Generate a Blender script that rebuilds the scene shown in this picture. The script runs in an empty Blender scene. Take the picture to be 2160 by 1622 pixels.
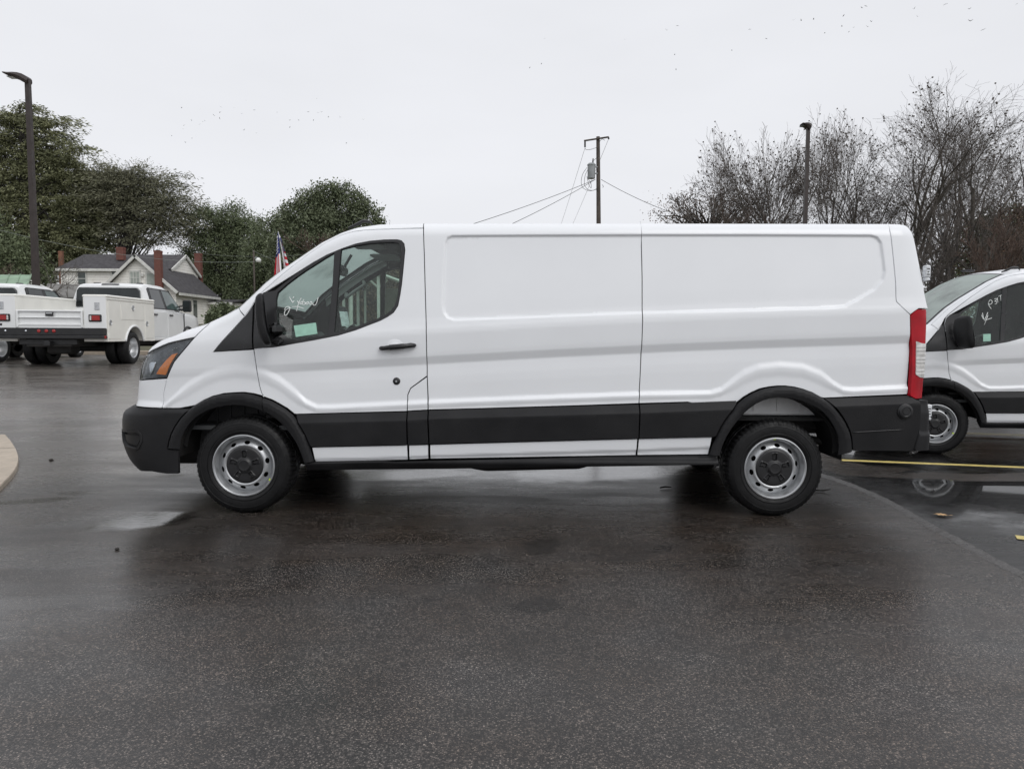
import bpy, math, random
import numpy as np
from mathutils import Vector, Matrix
from mathutils.geometry import delaunay_2d_cdt

R = math.radians
scene = bpy.context.scene
COL = scene.collection

# ------------------------------------------------------------------ camera
F_PX, PX_W, PX_H = 1498.0, 2160.0, 1622.0
CAM = np.array([0.0, 0.0, 1.28])
PITCH, ROLL = R(4.05), 0.0055
_F = np.array([0, math.cos(PITCH), -math.sin(PITCH)])
_R0 = np.array([1.0, 0, 0]); _U0 = np.array([0, math.sin(PITCH), math.cos(PITCH)])
_U = math.cos(ROLL) * _U0 - math.sin(ROLL) * _R0
_R = math.cos(ROLL) * _R0 + math.sin(ROLL) * _U0
cd = bpy.data.cameras.new('camera'); cam = bpy.data.objects.new('camera', cd); COL.objects.link(cam)
cd.sensor_fit = 'HORIZONTAL'; cd.sensor_width = 36.0; cd.lens = 36.0 * F_PX / PX_W
cd.clip_start = 0.05; cd.clip_end = 3000
_m = Matrix(((_R[0], _U[0], -_F[0], CAM[0]), (_R[1], _U[1], -_F[1], CAM[1]), (_R[2], _U[2], -_F[2], CAM[2]), (0, 0, 0, 1)))
cam.matrix_world = _m
scene.camera = cam

def ray(px, py):
    return _F * F_PX + _R * (px - PX_W / 2) - _U * (py - PX_H / 2)
def W(px, py, Y):
    """the world point seen at a photo pixel, at distance Y"""
    d = ray(px, py); p = CAM + d * (Y / d[1])
    return (float(p[0]), float(p[1]), float(p[2]))

# ------------------------------------------------------------------ sky, sun, exposure
world = bpy.data.worlds.new('World'); scene.world = world; world.use_nodes = True
wn, wl = world.node_tree.nodes, world.node_tree.links
for n in list(wn): wn.remove(n)
SUN_EL, SUN_ROT = R(46), R(142)
sky = wn.new('ShaderNodeTexSky'); sky.sky_type = 'NISHITA'; sky.sun_disc = False
sky.sun_elevation = SUN_EL; sky.sun_rotation = SUN_ROT; sky.dust_density = 5.0; sky.air_density = 1.0
hs = wn.new('ShaderNodeHueSaturation'); hs.inputs['Saturation'].default_value = 0.10; hs.inputs['Value'].default_value = 0.35
wl.new(sky.outputs[0], hs.inputs['Color'])
tc = wn.new('ShaderNodeTexCoord'); sx = wn.new('ShaderNodeSeparateXYZ'); wl.new(tc.outputs['Generated'], sx.inputs[0])
mr = wn.new('ShaderNodeMapRange'); mr.interpolation_type = 'SMOOTHSTEP'
mr.inputs['From Min'].default_value = 0.38; mr.inputs['From Max'].default_value = 0.95
mr.inputs['To Min'].default_value = 7.5; mr.inputs['To Max'].default_value = 9.0
wl.new(sx.outputs['Z'], mr.inputs['Value'])
nz = wn.new('ShaderNodeTexNoise'); nz.inputs['Scale'].default_value = 2.2; nz.inputs['Detail'].default_value = 4
mp = wn.new('ShaderNodeMapping'); mp.inputs['Scale'].default_value = (1, 1, 3.0)
wl.new(tc.outputs['Generated'], mp.inputs[0]); wl.new(mp.outputs[0], nz.inputs['Vector'])
mr2 = wn.new('ShaderNodeMapRange'); mr2.inputs['To Min'].default_value = 0.88; mr2.inputs['To Max'].default_value = 1.08
wl.new(nz.outputs[0], mr2.inputs['Value'])
mul = wn.new('ShaderNodeMath'); mul.operation = 'MULTIPLY'; wl.new(mr.outputs[0], mul.inputs[0]); wl.new(mr2.outputs[0], mul.inputs[1])
vm = wn.new('ShaderNodeVectorMath'); vm.operation = 'SCALE'; vm.inputs[0].default_value = (0.975, 0.99, 1.04)
wl.new(mul.outputs[0], vm.inputs['Scale'])
add = wn.new('ShaderNodeVectorMath'); add.operation = 'ADD'
wl.new(hs.outputs[0], add.inputs[0]); wl.new(vm.outputs[0], add.inputs[1])
bg = wn.new('ShaderNodeBackground'); bg.inputs['Strength'].default_value = 0.10
wl.new(add.outputs[0], bg.inputs['Color'])
wo = wn.new('ShaderNodeOutputWorld'); wl.new(bg.outputs[0], wo.inputs['Surface'])
sd = bpy.data.lights.new('sun', 'SUN'); sd.energy = 0.62; sd.angle = R(40); sd.color = (1.0, 0.98, 0.95)
so = bpy.data.objects.new('sun', sd); COL.objects.link(so)
# sky sun_rotation is measured clockwise from +Y seen from above
_sdir = Vector((math.sin(SUN_ROT) * math.cos(SUN_EL), math.cos(SUN_ROT) * math.cos(SUN_EL), math.sin(SUN_EL)))
so.rotation_euler = _sdir.to_track_quat('Z', 'Y').to_euler(); so.location = _sdir * 60
scene.view_settings.view_transform = 'Standard'; scene.view_settings.look = 'None'
scene.view_settings.exposure = 0.0; scene.view_settings.gamma = 1.0; scene.view_settings.use_curve_mapping = False
try:
    scene.cycles.max_bounces = 8; scene.cycles.transparent_max_bounces = 16
    scene.cycles.use_denoising = True
except Exception: pass

# ------------------------------------------------------------------ node helpers
def new_mat(name):
    m = bpy.data.materials.new(name); m.use_nodes = True
    nt = m.node_tree; b = nt.nodes['Principled BSDF']
    return m, nt, b
def N(nt, kind, **kw):
    n = nt.nodes.new('ShaderNode' + kind)
    for k, v in kw.items():
        if k in n.inputs: n.inputs[k].default_value = v
        else: setattr(n, k, v)
    return n
def coords(nt, scale=(1, 1, 1), obj=True, loc=(0, 0, 0)):
    t = N(nt, 'TexCoord'); mpn = N(nt, 'Mapping'); mpn.inputs['Scale'].default_value = scale; mpn.inputs['Location'].default_value = loc
    nt.links.new(t.outputs['Object'], mpn.inputs[0]); return mpn.outputs[0]
def noise(nt, vec, scale, detail=3, rough=0.5):
    n = N(nt, 'TexNoise'); n.inputs['Scale'].default_value = scale; n.inputs['Detail'].default_value = detail
    n.inputs['Roughness'].default_value = rough; nt.links.new(vec, n.inputs['Vector']); return n.outputs[0]
def ramp(nt, fac, stops):
    r = N(nt, 'ValToRGB'); e = r.color_ramp.elements
    while len(e) < len(stops): e.new(0.5)
    for el, (p, c) in zip(e, stops): el.position = p; el.color = tuple(c) + (1,) if len(c) == 3 else c
    nt.links.new(fac, r.inputs[0]); return r.outputs[0]
def maprange(nt, v, a, b, c, d, smooth=False):
    n = N(nt, 'MapRange'); n.interpolation_type = 'SMOOTHSTEP' if smooth else 'LINEAR'
    n.inputs['From Min'].default_value = a; n.inputs['From Max'].default_value = b
    n.inputs['To Min'].default_value = c; n.inputs['To Max'].default_value = d
    nt.links.new(v, n.inputs['Value']); return n.outputs[0]
def mth(nt, op, a, b=None, clamp=False):
    n = N(nt, 'Math'); n.operation = op; n.use_clamp = clamp
    for i, v in enumerate((a, b)):
        if v is None: continue
        if isinstance(v, (int, float)): n.inputs[i].default_value = v
        else: nt.links.new(v, n.inputs[i])
    return n.outputs[0]
def mixc(nt, fac, a, b):
    n = N(nt, 'Mix', data_type='RGBA')
    for sock, v in ((n.inputs[0], fac), (n.inputs[6], a), (n.inputs[7], b)):
        if isinstance(v, (int, float)): sock.default_value = v
        elif isinstance(v, (tuple, list)): sock.default_value = tuple(v) + (1,) if len(v) == 3 else v
        else: nt.links.new(v, sock)
    return n.outputs[2]
def bump(nt, b, h, strength, dist=0.01):
    n = N(nt, 'Bump'); n.inputs['Strength'].default_value = strength; n.inputs['Distance'].default_value = dist
    nt.links.new(h, n.inputs['Height']); nt.links.new(n.outputs[0], b.inputs['Normal'])

def mat(name, c, rough=0.5, var=0.08, scale=6.0, metallic=0.0, coat=0.0, bmp=0.0, bscale=60.0, spec=0.5, rvar=0.0):
    m, nt, b = new_mat(name)
    v = coords(nt); nf = noise(nt, v, scale, 4)
    lo = tuple(max(0, x * (1 - var)) for x in c); hi = tuple(min(1, x * (1 + var)) for x in c)
    nt.links.new(ramp(nt, nf, [(0.3, lo), (0.7, hi)]), b.inputs['Base Color'])
    b.inputs['Roughness'].default_value = rough; b.inputs['Metallic'].default_value = metallic
    b.inputs['Coat Weight'].default_value = coat; b.inputs['Coat Roughness'].default_value = 0.06
    b.inputs['Specular IOR Level'].default_value = spec
    if rvar: nt.links.new(maprange(nt, noise(nt, v, scale * 2.3, 3), 0.3, 0.7, max(0.02, rough - rvar), min(1, rough + rvar)), b.inputs['Roughness'])
    if bmp: bump(nt, b, noise(nt, v, bscale, 3), bmp, 0.004)
    return m

def glass_mat(name, tint, rough=0.02, ior=1.5, drops=0.0, haze=0.0):
    m = bpy.data.materials.new(name); m.use_nodes = True; nt = m.node_tree
    for n in list(nt.nodes): nt.nodes.remove(n)
    o = N(nt, 'OutputMaterial'); t = N(nt, 'BsdfTransparent'); g = N(nt, 'BsdfGlossy'); mx = N(nt, 'MixShader'); lw = N(nt, 'LayerWeight'); lw.inputs['Blend'].default_value = .5
    frv = mth(nt, 'ADD', mth(nt, 'MULTIPLY', mth(nt, 'POWER', lw.outputs['Facing'], 5.0), .94), ((ior - 1) / (ior + 1)) ** 2)
    g.inputs['Roughness'].default_value = rough
    v = coords(nt)
    t.inputs['Color'].default_value = tuple(tint) + (1,)
    nt.links.new(frv, mx.inputs[0]); nt.links.new(t.outputs[0], mx.inputs[1]); nt.links.new(g.outputs[0], mx.inputs[2])
    last = mx.outputs[0]
    if drops:   # rain beads: small lenses of scattered light
        vo = N(nt, 'TexVoronoi'); vo.inputs['Scale'].default_value = 70.0; nt.links.new(v, vo.inputs['Vector'])
        dm = maprange(nt, vo.outputs['Distance'], 0.16, 0.34, 1, 0)
        pn = maprange(nt, noise(nt, v, 9.0, 4), 0.42, 0.62, 0, 1)
        fac = mth(nt, 'MULTIPLY', mth(nt, 'MULTIPLY', dm, pn), drops)
        if haze: fac = mth(nt, 'ADD', fac, mth(nt, 'MULTIPLY', noise(nt, v, 3.0, 4), haze), clamp=True)
        df = N(nt, 'BsdfTranslucent'); df.inputs['Color'].default_value = (0.75, 0.82, 0.8, 1)
        d2 = N(nt, 'BsdfDiffuse'); d2.inputs['Color'].default_value = (0.72, 0.80, 0.76, 1); m3 = N(nt, 'MixShader'); m3.inputs[0].default_value = .5 if haze else .15
        nt.links.new(df.outputs[0], m3.inputs[1]); nt.links.new(d2.outputs[0], m3.inputs[2])
        m2 = N(nt, 'MixShader'); nt.links.new(fac, m2.inputs[0]); nt.links.new(last, m2.inputs[1]); nt.links.new(m3.outputs[0], m2.inputs[2]); last = m2.outputs[0]
    nt.links.new(last, o.inputs['Surface']); return m

# ------------------------------------------------------------------ object helpers
def tag(o, label=None, cat=None, group=None, kind=None):
    if label: o['label'] = label
    if cat: o['category'] = cat
    if group: o['group'] = group
    if kind: o['kind'] = kind
    return o
def thing(name, label, cat, loc=(0, 0, 0), rotz=0.0, group=None):
    o = bpy.data.objects.new(name, None); COL.objects.link(o); o.empty_display_size = 0.3
    o.location = loc; o.rotation_euler = (0, 0, rotz)
    return tag(o, label, cat, group)
def mesh_obj(name, verts, faces, m, parent=None, smooth=False, normals=None, angle=None):
    me = bpy.data.meshes.new(name)
    me.from_pydata([tuple(map(float, v)) for v in verts], [], [tuple(int(i) for i in f) for f in faces])
    me.materials.append(m)
    if smooth or normals is not None: me.polygons.foreach_set('use_smooth', [True] * len(me.polygons))
    if angle is not None:
        me.polygons.foreach_set('use_smooth', [True] * len(me.polygons))
        try: me.set_sharp_from_angle(angle=angle)
        except Exception: pass
    if normals is not None: me.normals_split_custom_set_from_vertices([tuple(map(float, n)) for n in normals])
    me.update()
    o = bpy.data.objects.new(name, me); COL.objects.link(o)
    if parent is not None: o.parent = parent
    return o
def copy_tree(o, parent=None):
    c = o.copy(); COL.objects.link(c); c.parent = parent
    for ch in list(o.children): copy_tree(ch, c)
    return c

class MB:
    """collects simple shapes into one mesh"""
    def __init__(s): s.v = []; s.f = []
    def add(s, v, f):
        b = len(s.v); s.v += [tuple(p) for p in v]; s.f += [tuple(i + b for i in q) for q in f]; return s
    def box(s, c, d, rz=0.0, bev=0.0, top=None):
        """box of size d centred at c, chamfered by bev; top=(fx,fy) scales the upper face"""
        hx, hy, hz = d[0] / 2, d[1] / 2, d[2] / 2
        tx, ty = top if top else (1, 1)
        if bev <= 0:
            v = [(-hx, -hy, -hz), (hx, -hy, -hz), (hx, hy, -hz), (-hx, hy, -hz), (-hx * tx, -hy * ty, hz), (hx * tx, -hy * ty, hz), (hx * tx, hy * ty, hz), (-hx * tx, hy * ty, hz)]
            f = [(0, 3, 2, 1), (4, 5, 6, 7), (0, 1, 5, 4), (1, 2, 6, 5), (2, 3, 7, 6), (3, 0, 4, 7)]
        else:
            b = min(bev, hx * .95, hy * .95, hz * .95); rings = []
            def ring(z, ins, kx=1, ky=1):
                X, Y = (hx * kx - ins), (hy * ky - ins); k = b
                return [(-X, -Y + k, z), (-X + k, -Y, z), (X - k, -Y, z), (X, -Y + k, z), (X, Y - k, z), (X - k, Y, z), (-X + k, Y, z), (-X, Y - k, z)]
            rings = [ring(-hz, b), ring(-hz + b, 0), ring(hz - b, 0, tx, ty), ring(hz, b, tx, ty)]
            v = sum(rings, []); f = []
            for k in range(3):
                for i in range(8): j = (i + 1) % 8; f.append((k * 8 + i, k * 8 + j, k * 8 + 8 + j, k * 8 + 8 + i))
            f.append(tuple(range(7, -1, -1))); f.append(tuple(range(24, 32)))
        cz, sz_ = math.cos(rz), math.sin(rz)
        v = [(c[0] + x * cz - y * sz_, c[1] + x * sz_ + y * cz, c[2] + z) for x, y, z in v]
        return s.add(v, f)
    def tube(s, pts, r, n=8, caps=True, taper=None):
        pts = [np.array(p, float) for p in pts]; m = len(pts)
        rs = [r] * m if np.isscalar(r) else list(r)
        up = None; v = []; f = []
        for i, p in enumerate(pts):
            t = pts[min(i + 1, m - 1)] - pts[max(i - 1, 0)]; t /= (np.linalg.norm(t) + 1e-9)
            if up is None:
                a = np.array([0, 0, 1.0]) if abs(t[2]) < .9 else np.array([1.0, 0, 0]); up = np.cross(t, a); up /= np.linalg.norm(up)
            up = up - t * np.dot(up, t); up /= (np.linalg.norm(up) + 1e-9); w = np.cross(t, up)
            for k in range(n):
                a = 2 * math.pi * k / n; v.append(p + rs[i] * (math.cos(a) * up + math.sin(a) * w))
        for i in range(m - 1):
            for k in range(n): j = (k + 1) % n; f.append((i * n + k, i * n + j, i * n + n + j, i * n + n + k))
        if caps: f.append(tuple(range(n - 1, -1, -1))); f.append(tuple(range((m - 1) * n, m * n)))
        return s.add(v, f)
    def lathe(s, prof, n=48, c=(0, 0, 0), axis='y', sgn=1):
        """prof: (radius, offset along the axis)"""
        v = []; f = []
        for r, a in prof:
            for k in range(n):
                t = 2 * math.pi * k / n; x, z = r * math.cos(t), r * math.sin(t)
                v.append((c[0] + x, c[1] + sgn * a, c[2] + z) if axis == 'y' else (c[0] + x, c[1] + z, c[2] + a))
        for i in range(len(prof) - 1):
            for k in range(n):
                j = (k + 1) % n; q = (i * n + k, i * n + j, i * n + n + j, i * n + n + k)
                f.append(q if (sgn > 0) == (axis == 'y') else q[::-1])
        return s.add(v, f)
    def disc(s, c, r, n=24, axis='y', sq=1.0):
        v = []
        for k in range(n):
            t = 2 * math.pi * k / n; a, b = r * math.cos(t), r * sq * math.sin(t)
            v.append((c[0] + a, c[1], c[2] + b) if axis == 'y' else (c[0] + a, c[1] + b, c[2]))
        return s.add(v, [tuple(range(n))])
    def prism(s, poly, a, b, axis='y'):
        """poly in (x,z) pushed from y=a to y=b (axis y), (y,z) along x, or (x,y) along z"""
        n = len(poly)
        def P(p, t): return (p[0], t, p[1]) if axis == 'y' else ((t, p[0], p[1]) if axis == 'x' else (p[0], p[1], t))
        v = [P(p, a) for p in poly] + [P(p, b) for p in poly]
        f = [(i, (i + 1) % n, n + (i + 1) % n, n + i) for i in range(n)] + [tuple(range(n - 1, -1, -1)), tuple(range(n, 2 * n))]
        return s.add(v, f)
    def quad(s, a, b, c, d): return s.add([a, b, c, d], [(0, 1, 2, 3)])
    def build(s, name, m, parent=None, smooth=False, angle=None):
        o = mesh_obj(name, s.v, s.f, m, parent, smooth=smooth, angle=angle)
        import bmesh
        bm = bmesh.new(); bm.from_mesh(o.data); bmesh.ops.recalc_face_normals(bm, faces=bm.faces); bm.to_mesh(o.data); bm.free()
        return o

def catmull(pts, per=12, closed=False):
    p = np.array(pts, float); n = len(p); out = []
    rng = n if closed else n - 1
    for i in range(rng):
        if closed: a, b, c, d = p[(i - 1) % n], p[i], p[(i + 1) % n], p[(i + 2) % n]
        else:
            b, c = p[i], p[i + 1]; a = p[i - 1] if i > 0 else 2 * b - c; d = p[i + 2] if i + 2 < n else 2 * c - b
        for k in range(per):
            t = k / per
            out.append(0.5 * ((2 * b) + (-a + c) * t + (2 * a - 5 * b + 4 * c - d) * t * t + (-a + 3 * b - 3 * c + d) * t ** 3))
    if not closed: out.append(p[-1])
    return np.array(out)
def resample(poly, step, closed=False):
    p = np.array(poly, float)
    if closed: p = np.vstack([p, p[:1]])
    out = []
    for a, b in zip(p[:-1], p[1:]):
        k = max(1, int(math.ceil(np.linalg.norm(b - a) / step)))
        for i in range(k): out.append(a + (b - a) * i / k)
    if not closed: out.append(p[-1])
    return np.array(out)
def inside(pts, poly):
    pts = np.asarray(pts); poly = np.asarray(poly); x, y = pts[:, 0], pts[:, 1]; r = np.zeros(len(pts), bool); j = len(poly) - 1
    for i in range(len(poly)):
        xi, yi = poly[i]; xj, yj = poly[j]
        c = ((yi > y) != (yj > y)) & (x < (xj - xi) * (y - yi) / ((yj - yi) if yj != yi else 1e-12) + xi)
        r ^= c; j = i
    return r
def dist_poly(pts, poly, closed=True):
    pts = np.asarray(pts, float); p = np.asarray(poly, float); d = np.full(len(pts), 1e9)
    n = len(p)
    for i in range(n if closed else n - 1):
        a, b = p[i], p[(i + 1) % n]; ab = b - a; l = np.dot(ab, ab) + 1e-15
        t = np.clip(((pts - a) @ ab) / l, 0, 1); q = a + t[:, None] * ab
        d = np.minimum(d, np.hypot(*(pts - q).T))
    return d
def sstep(a, b, x):
    t = np.clip((np.asarray(x, float) - a) / (b - a), 0, 1); return t * t * (3 - 2 * t)
def pchip(xs, ys):
    xs, ys = np.array(xs, float), np.array(ys, float); h = np.diff(xs); dl = np.diff(ys) / h; m = np.zeros(len(xs))
    for i in range(1, len(xs) - 1):
        if dl[i - 1] * dl[i] > 0:
            w1, w2 = 2 * h[i] + h[i - 1], h[i] + 2 * h[i - 1]; m[i] = (w1 + w2) / (w1 / dl[i - 1] + w2 / dl[i])
    m[0], m[-1] = dl[0], dl[-1]
    def f(x):
        x = np.clip(np.asarray(x, float), xs[0], xs[-1]); i = np.clip(np.searchsorted(xs, x) - 1, 0, len(xs) - 2)
        t = (x - xs[i]) / h[i]
        return ys[i] * (1 + 2 * t) * (1 - t) ** 2 + m[i] * h[i] * t * (1 - t) ** 2 + ys[i + 1] * t * t * (3 - 2 * t) + m[i + 1] * h[i] * t * t * (t - 1)
    return f
# ------------------------------------------------------------------ terrain and paving
def gz(x, y):
    """ground height: level by the van, rising to the back left"""
    x = np.asarray(x, float); y = np.asarray(y, float)
    lot = -.04 * sstep(3.2, 4.2, x) * sstep(6.2, 7.4, y) + 0.53 * sstep(6.5, 17.5, y) * sstep(1.0, -6.5, x) + 0.30 * sstep(11, 26, y) * sstep(-6.5, 1.0, x)
    far = 1.5 * sstep(24, 62, y)
    return lot + far
def G(px, py, z=0.0):
    d = ray(px, py); t = (z - CAM[2]) / d[2]; p = CAM + d * t
    return (float(p[0]), float(p[1]), z)
def Gt(px, py):
    """the terrain point seen at a pixel"""
    z = 0.0
    for _ in range(30):
        p = G(px, py, z); z = 0.6 * z + 0.4 * float(gz(p[0], p[1]))
    return G(px, py, z)

def grid_sheet(name, xs, ys, off, m, kind='structure', clip=None):
    X, Y = np.meshgrid(xs, ys); Z = gz(X, Y) + off; nx = len(xs)
    v = np.stack([X.ravel(), Y.ravel(), Z.ravel()], 1); f = []
    for j in range(len(ys) - 1):
        for i in range(nx - 1):
            f.append((j * nx + i, j * nx + i + 1, (j + 1) * nx + i + 1, (j + 1) * nx + i))
    return tag(mesh_obj(name, v, f, m, smooth=True), kind=kind)

def ellipse_mask(nt, vec, ells, namp=0.55, nscale=(1.6, 1.6, 1)):
    """soft irregular patches; each (cx, cy, half length, half width, angle, strength)"""
    sep = N(nt, 'SeparateXYZ'); nt.links.new(vec, sep.inputs[0])
    mpn = N(nt, 'Mapping'); mpn.inputs['Scale'].default_value = nscale; nt.links.new(vec, mpn.inputs[0])
    nn = noise(nt, mpn.outputs[0], 2.2, 5, 0.6); nn = mth(nt, 'MULTIPLY', mth(nt, 'SUBTRACT', nn, 0.5), namp * 2)
    tot = None
    for cx, cy, a, b, ang, st in ells:
        dx = mth(nt, 'SUBTRACT', sep.outputs[0], cx); dy = mth(nt, 'SUBTRACT', sep.outputs[1], cy); ca, sa = math.cos(ang), math.sin(ang)
        u = mth(nt, 'ADD', mth(nt, 'MULTIPLY', dx, ca / a), mth(nt, 'MULTIPLY', dy, sa / a))
        w = mth(nt, 'ADD', mth(nt, 'MULTIPLY', dx, -sa / b), mth(nt, 'MULTIPLY', dy, ca / b))
        r = mth(nt, 'SQRT', mth(nt, 'ADD', mth(nt, 'MULTIPLY', u, u), mth(nt, 'MULTIPLY', w, w)))
        k = mth(nt, 'MULTIPLY', maprange(nt, mth(nt, 'ADD', mth(nt, 'SUBTRACT', 1.0, r), nn), -0.20, 0.35, 0, 1, True), st)
        tot = k if tot is None else mth(nt, 'MAXIMUM', tot, k)
    return tot
def ell(p, q, b, st=1.0):
    """patch stretched between two ground pixels, half width b"""
    A, B = Gt(*p), Gt(*q); a = math.hypot(B[0] - A[0], B[1] - A[1]) / 2
    return ((A[0] + B[0]) / 2, (A[1] + B[1]) / 2, a, b, math.atan2(B[1] - A[1], B[0] - A[0]), st)

def asphalt(name, dark, stone, rough, puddles, damp, films, coatior=1.42, dry=(), ripple=.26):
    m, nt, b = new_mat(name); v = coords(nt)
    vo = N(nt, 'TexVoronoi'); vo.inputs['Scale'].default_value = 175.0; nt.links.new(v, vo.inputs['Vector'])
    sepc = N(nt, 'SeparateColor'); nt.links.new(vo.outputs['Color'], sepc.inputs[0])
    fine = noise(nt, v, 260, 2); big = noise(nt, v, 0.55, 5, 0.62); mid = noise(nt, v, 5.0, 5, .65); warm = noise(nt, v, 2.2, 4)
    k = np.array(stone)
    # every chip of stone has its own tone: mostly dark binder, some tan, a few pale
    tone = ramp(nt, sepc.outputs[0], [(0.0, tuple(k * .10)), (0.45, tuple(k * .22)), (0.66, tuple(k * .70)), (0.86, tuple(k * 1.25)), (0.965, tuple(k * 1.9)), (0.993, tuple(k * 2.3)), (1.0, tuple(k * 3.4))])
    core = maprange(nt, vo.outputs['Distance'], 0.30, 0.62, 1, .25)
    c1 = mixc(nt, core, tuple(dark), tone)
    c1 = mixc(nt, maprange(nt, warm, .4, .7, 0, .5), c1, mixc(nt, 1.0, c1, c1))
    hsv = N(nt, 'HueSaturation'); nt.links.new(maprange(nt, mid, .3, .7, .72, 1.25), hsv.inputs['Value']); nt.links.new(maprange(nt, warm, .3, .7, .6, 1.3), hsv.inputs['Saturation']); nt.links.new(c1, hsv.inputs['Color'])
    c2 = mixc(nt, maprange(nt, big, 0.42, 0.72, 0, 0.45), hsv.outputs[0], tuple(x * 0.8 for x in dark))
    if dry:
        ym = ellipse_mask(nt, v, dry, .45, (.4, .8, 1)); c2 = mixc(nt, ym, c2, mixc(nt, .6, c2, (.34, .31, .28)))
    pm = ellipse_mask(nt, v, puddles, .5) if puddles else 0.0
    fm = ellipse_mask(nt, v, films, 0.5, (.5, .9, 1)) if films else 0.0
    dm = ellipse_mask(nt, v, damp, 1.0, (3, 3, 1)) if damp else 0.0
    c3 = mixc(nt, mth(nt, 'MULTIPLY', dm, 0.6) if damp else 0.0, c2, tuple(x * 0.45 for x in dark))
    wetm = mth(nt, 'MAXIMUM', pm, mth(nt, 'MULTIPLY', fm, .55)) if films else pm
    c4 = mixc(nt, mth(nt, 'MULTIPLY', wetm, 0.7), c3, tuple(x * 0.6 for x in dark))
    nt.links.new(c4, b.inputs['Base Color'])
    mpn = N(nt, 'Mapping'); mpn.inputs['Scale'].default_value = (0.35, 1.5, 1); nt.links.new(v, mpn.inputs[0])
    film = noise(nt, mpn.outputs[0], 1.5, 6, 0.65)
    rg = maprange(nt, film, 0.33, 0.66, rough - 0.10, rough + 0.12)
    nt.links.new(rg, b.inputs['Roughness']); b.inputs['IOR'].default_value = 1.50
    nt.links.new(maprange(nt, pm, 0, 1, .5, .06), b.inputs['Specular IOR Level'])
    # standing water: a second, smoother surface over the stones
    streak = maprange(nt, film, .42, .60, 1.0, .15)
    cw = mth(nt, 'MAXIMUM', pm, mth(nt, 'MULTIPLY', mth(nt, 'MULTIPLY', fm, streak), .58)) if films else pm
    nt.links.new(cw, b.inputs['Coat Weight']); b.inputs['Coat IOR'].default_value = coatior
    nt.links.new(maprange(nt, pm, 0, 1, .17, .035), b.inputs['Coat Roughness'])
    bump(nt, b, mth(nt, 'ADD', mth(nt, 'MULTIPLY', core, .6), mth(nt, 'MULTIPLY', fine, .5)), 0.20, 0.003)
    n2 = N(nt, 'Bump'); nt.links.new(maprange(nt, pm, .3, 1, ripple, ripple * .3), n2.inputs['Strength']); n2.inputs['Distance'].default_value = .004
    mp2 = N(nt, 'Mapping'); mp2.inputs['Scale'].default_value = (1, 1.6, 1); nt.links.new(v, mp2.inputs[0])
    nt.links.new(mth(nt, 'ADD', noise(nt, mp2.outputs[0], 22, 3), mth(nt, 'MULTIPLY', core, .12)), n2.inputs['Height']); nt.links.new(n2.outputs[0], b.inputs['Coat Normal'])
    return m

M_ASPH = asphalt('wet asphalt', (0.0125, 0.0105, 0.0095), (0.112, 0.092, 0.078), 0.27,
    [ell((165, 1112), (450, 1082), 0.22), ell((-60, 1065), (170, 1050), 0.10, .7), ell((315, 1006), (400, 1002), 0.08, .7), ell((690, 1008), (1020, 994), 0.26, .6), ell((1060, 1004), (1440, 988), 0.42, .65), ell((120, 1042), (300, 1034), 0.10, .5), ell((20, 985), (230, 975), 0.16, .45), ell((-40, 905), (220, 893), 0.3, .45)],
    [ell((1095, 1290), (1180, 1262), 0.10, 1.0), ell((1115, 1175), (1160, 1130), 0.11, 1.0), ell((1090, 1400), (1150, 1330), 0.12, .5), ell((1225, 1180), (1420, 1150), .14, .6), ell((560, 1530), (720, 1470), 0.10, .5), ell((300, 1150), (520, 1100), .22, .5)],
    [(-5.2, 8.2, 5.2, 3.3, .15, 1.0), (-9, 14, 9, 5, 0, 1.0), (-.3, 8.6, 3.4, 2.3, 0, .85), (-4.3, 3.6, 2.6, 1.7, 0, .5), ell((20, 1130), (420, 1060), .35, .8)], 2.7, [(-8, 15.5, 10, 7.2, 0, 1.0), (-5.5, 8.6, 4.5, 3.0, .1, .5)])
M_LOT = asphalt('old wet asphalt', (0.0075, 0.0075, 0.0078), (0.036, 0.032, 0.029), 0.30,
    [(5.8, 5.75, 3.6, 1.35, .03, 1.0), (6.2, 8.2, 3.0, 1.3, 0, .9)], [], [(6.5, 9.5, 6, 5, 0, .8)], 1.40, ripple=.05)
M_GRASS = mat('winter grass', (0.075, 0.072, 0.035), 0.9, 0.35, 1.2, bmp=0.4, bscale=8)
M_CONC = mat('damp concrete', (0.40, 0.34, 0.27), 0.6, 0.12, 9, bmp=0.25, bscale=120, rvar=.12)

def graded(a, b, n, mid=0.0, pw=2.2):
    t = np.linspace(-1, 1, n); k = np.sign(t) * np.abs(t) ** pw
    return np.where(k < 0, mid + k * (mid - a), mid + k * (b - mid))
grid_sheet('ground', graded(-500, 500, 61), np.concatenate([np.linspace(-30, 90, 61), np.linspace(110, 900, 12)]), -0.03, M_GRASS)
grid_sheet('car_park', np.linspace(-30, 30, 91), np.linspace(-8, 23.5, 73), 0.0, M_ASPH)

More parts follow.
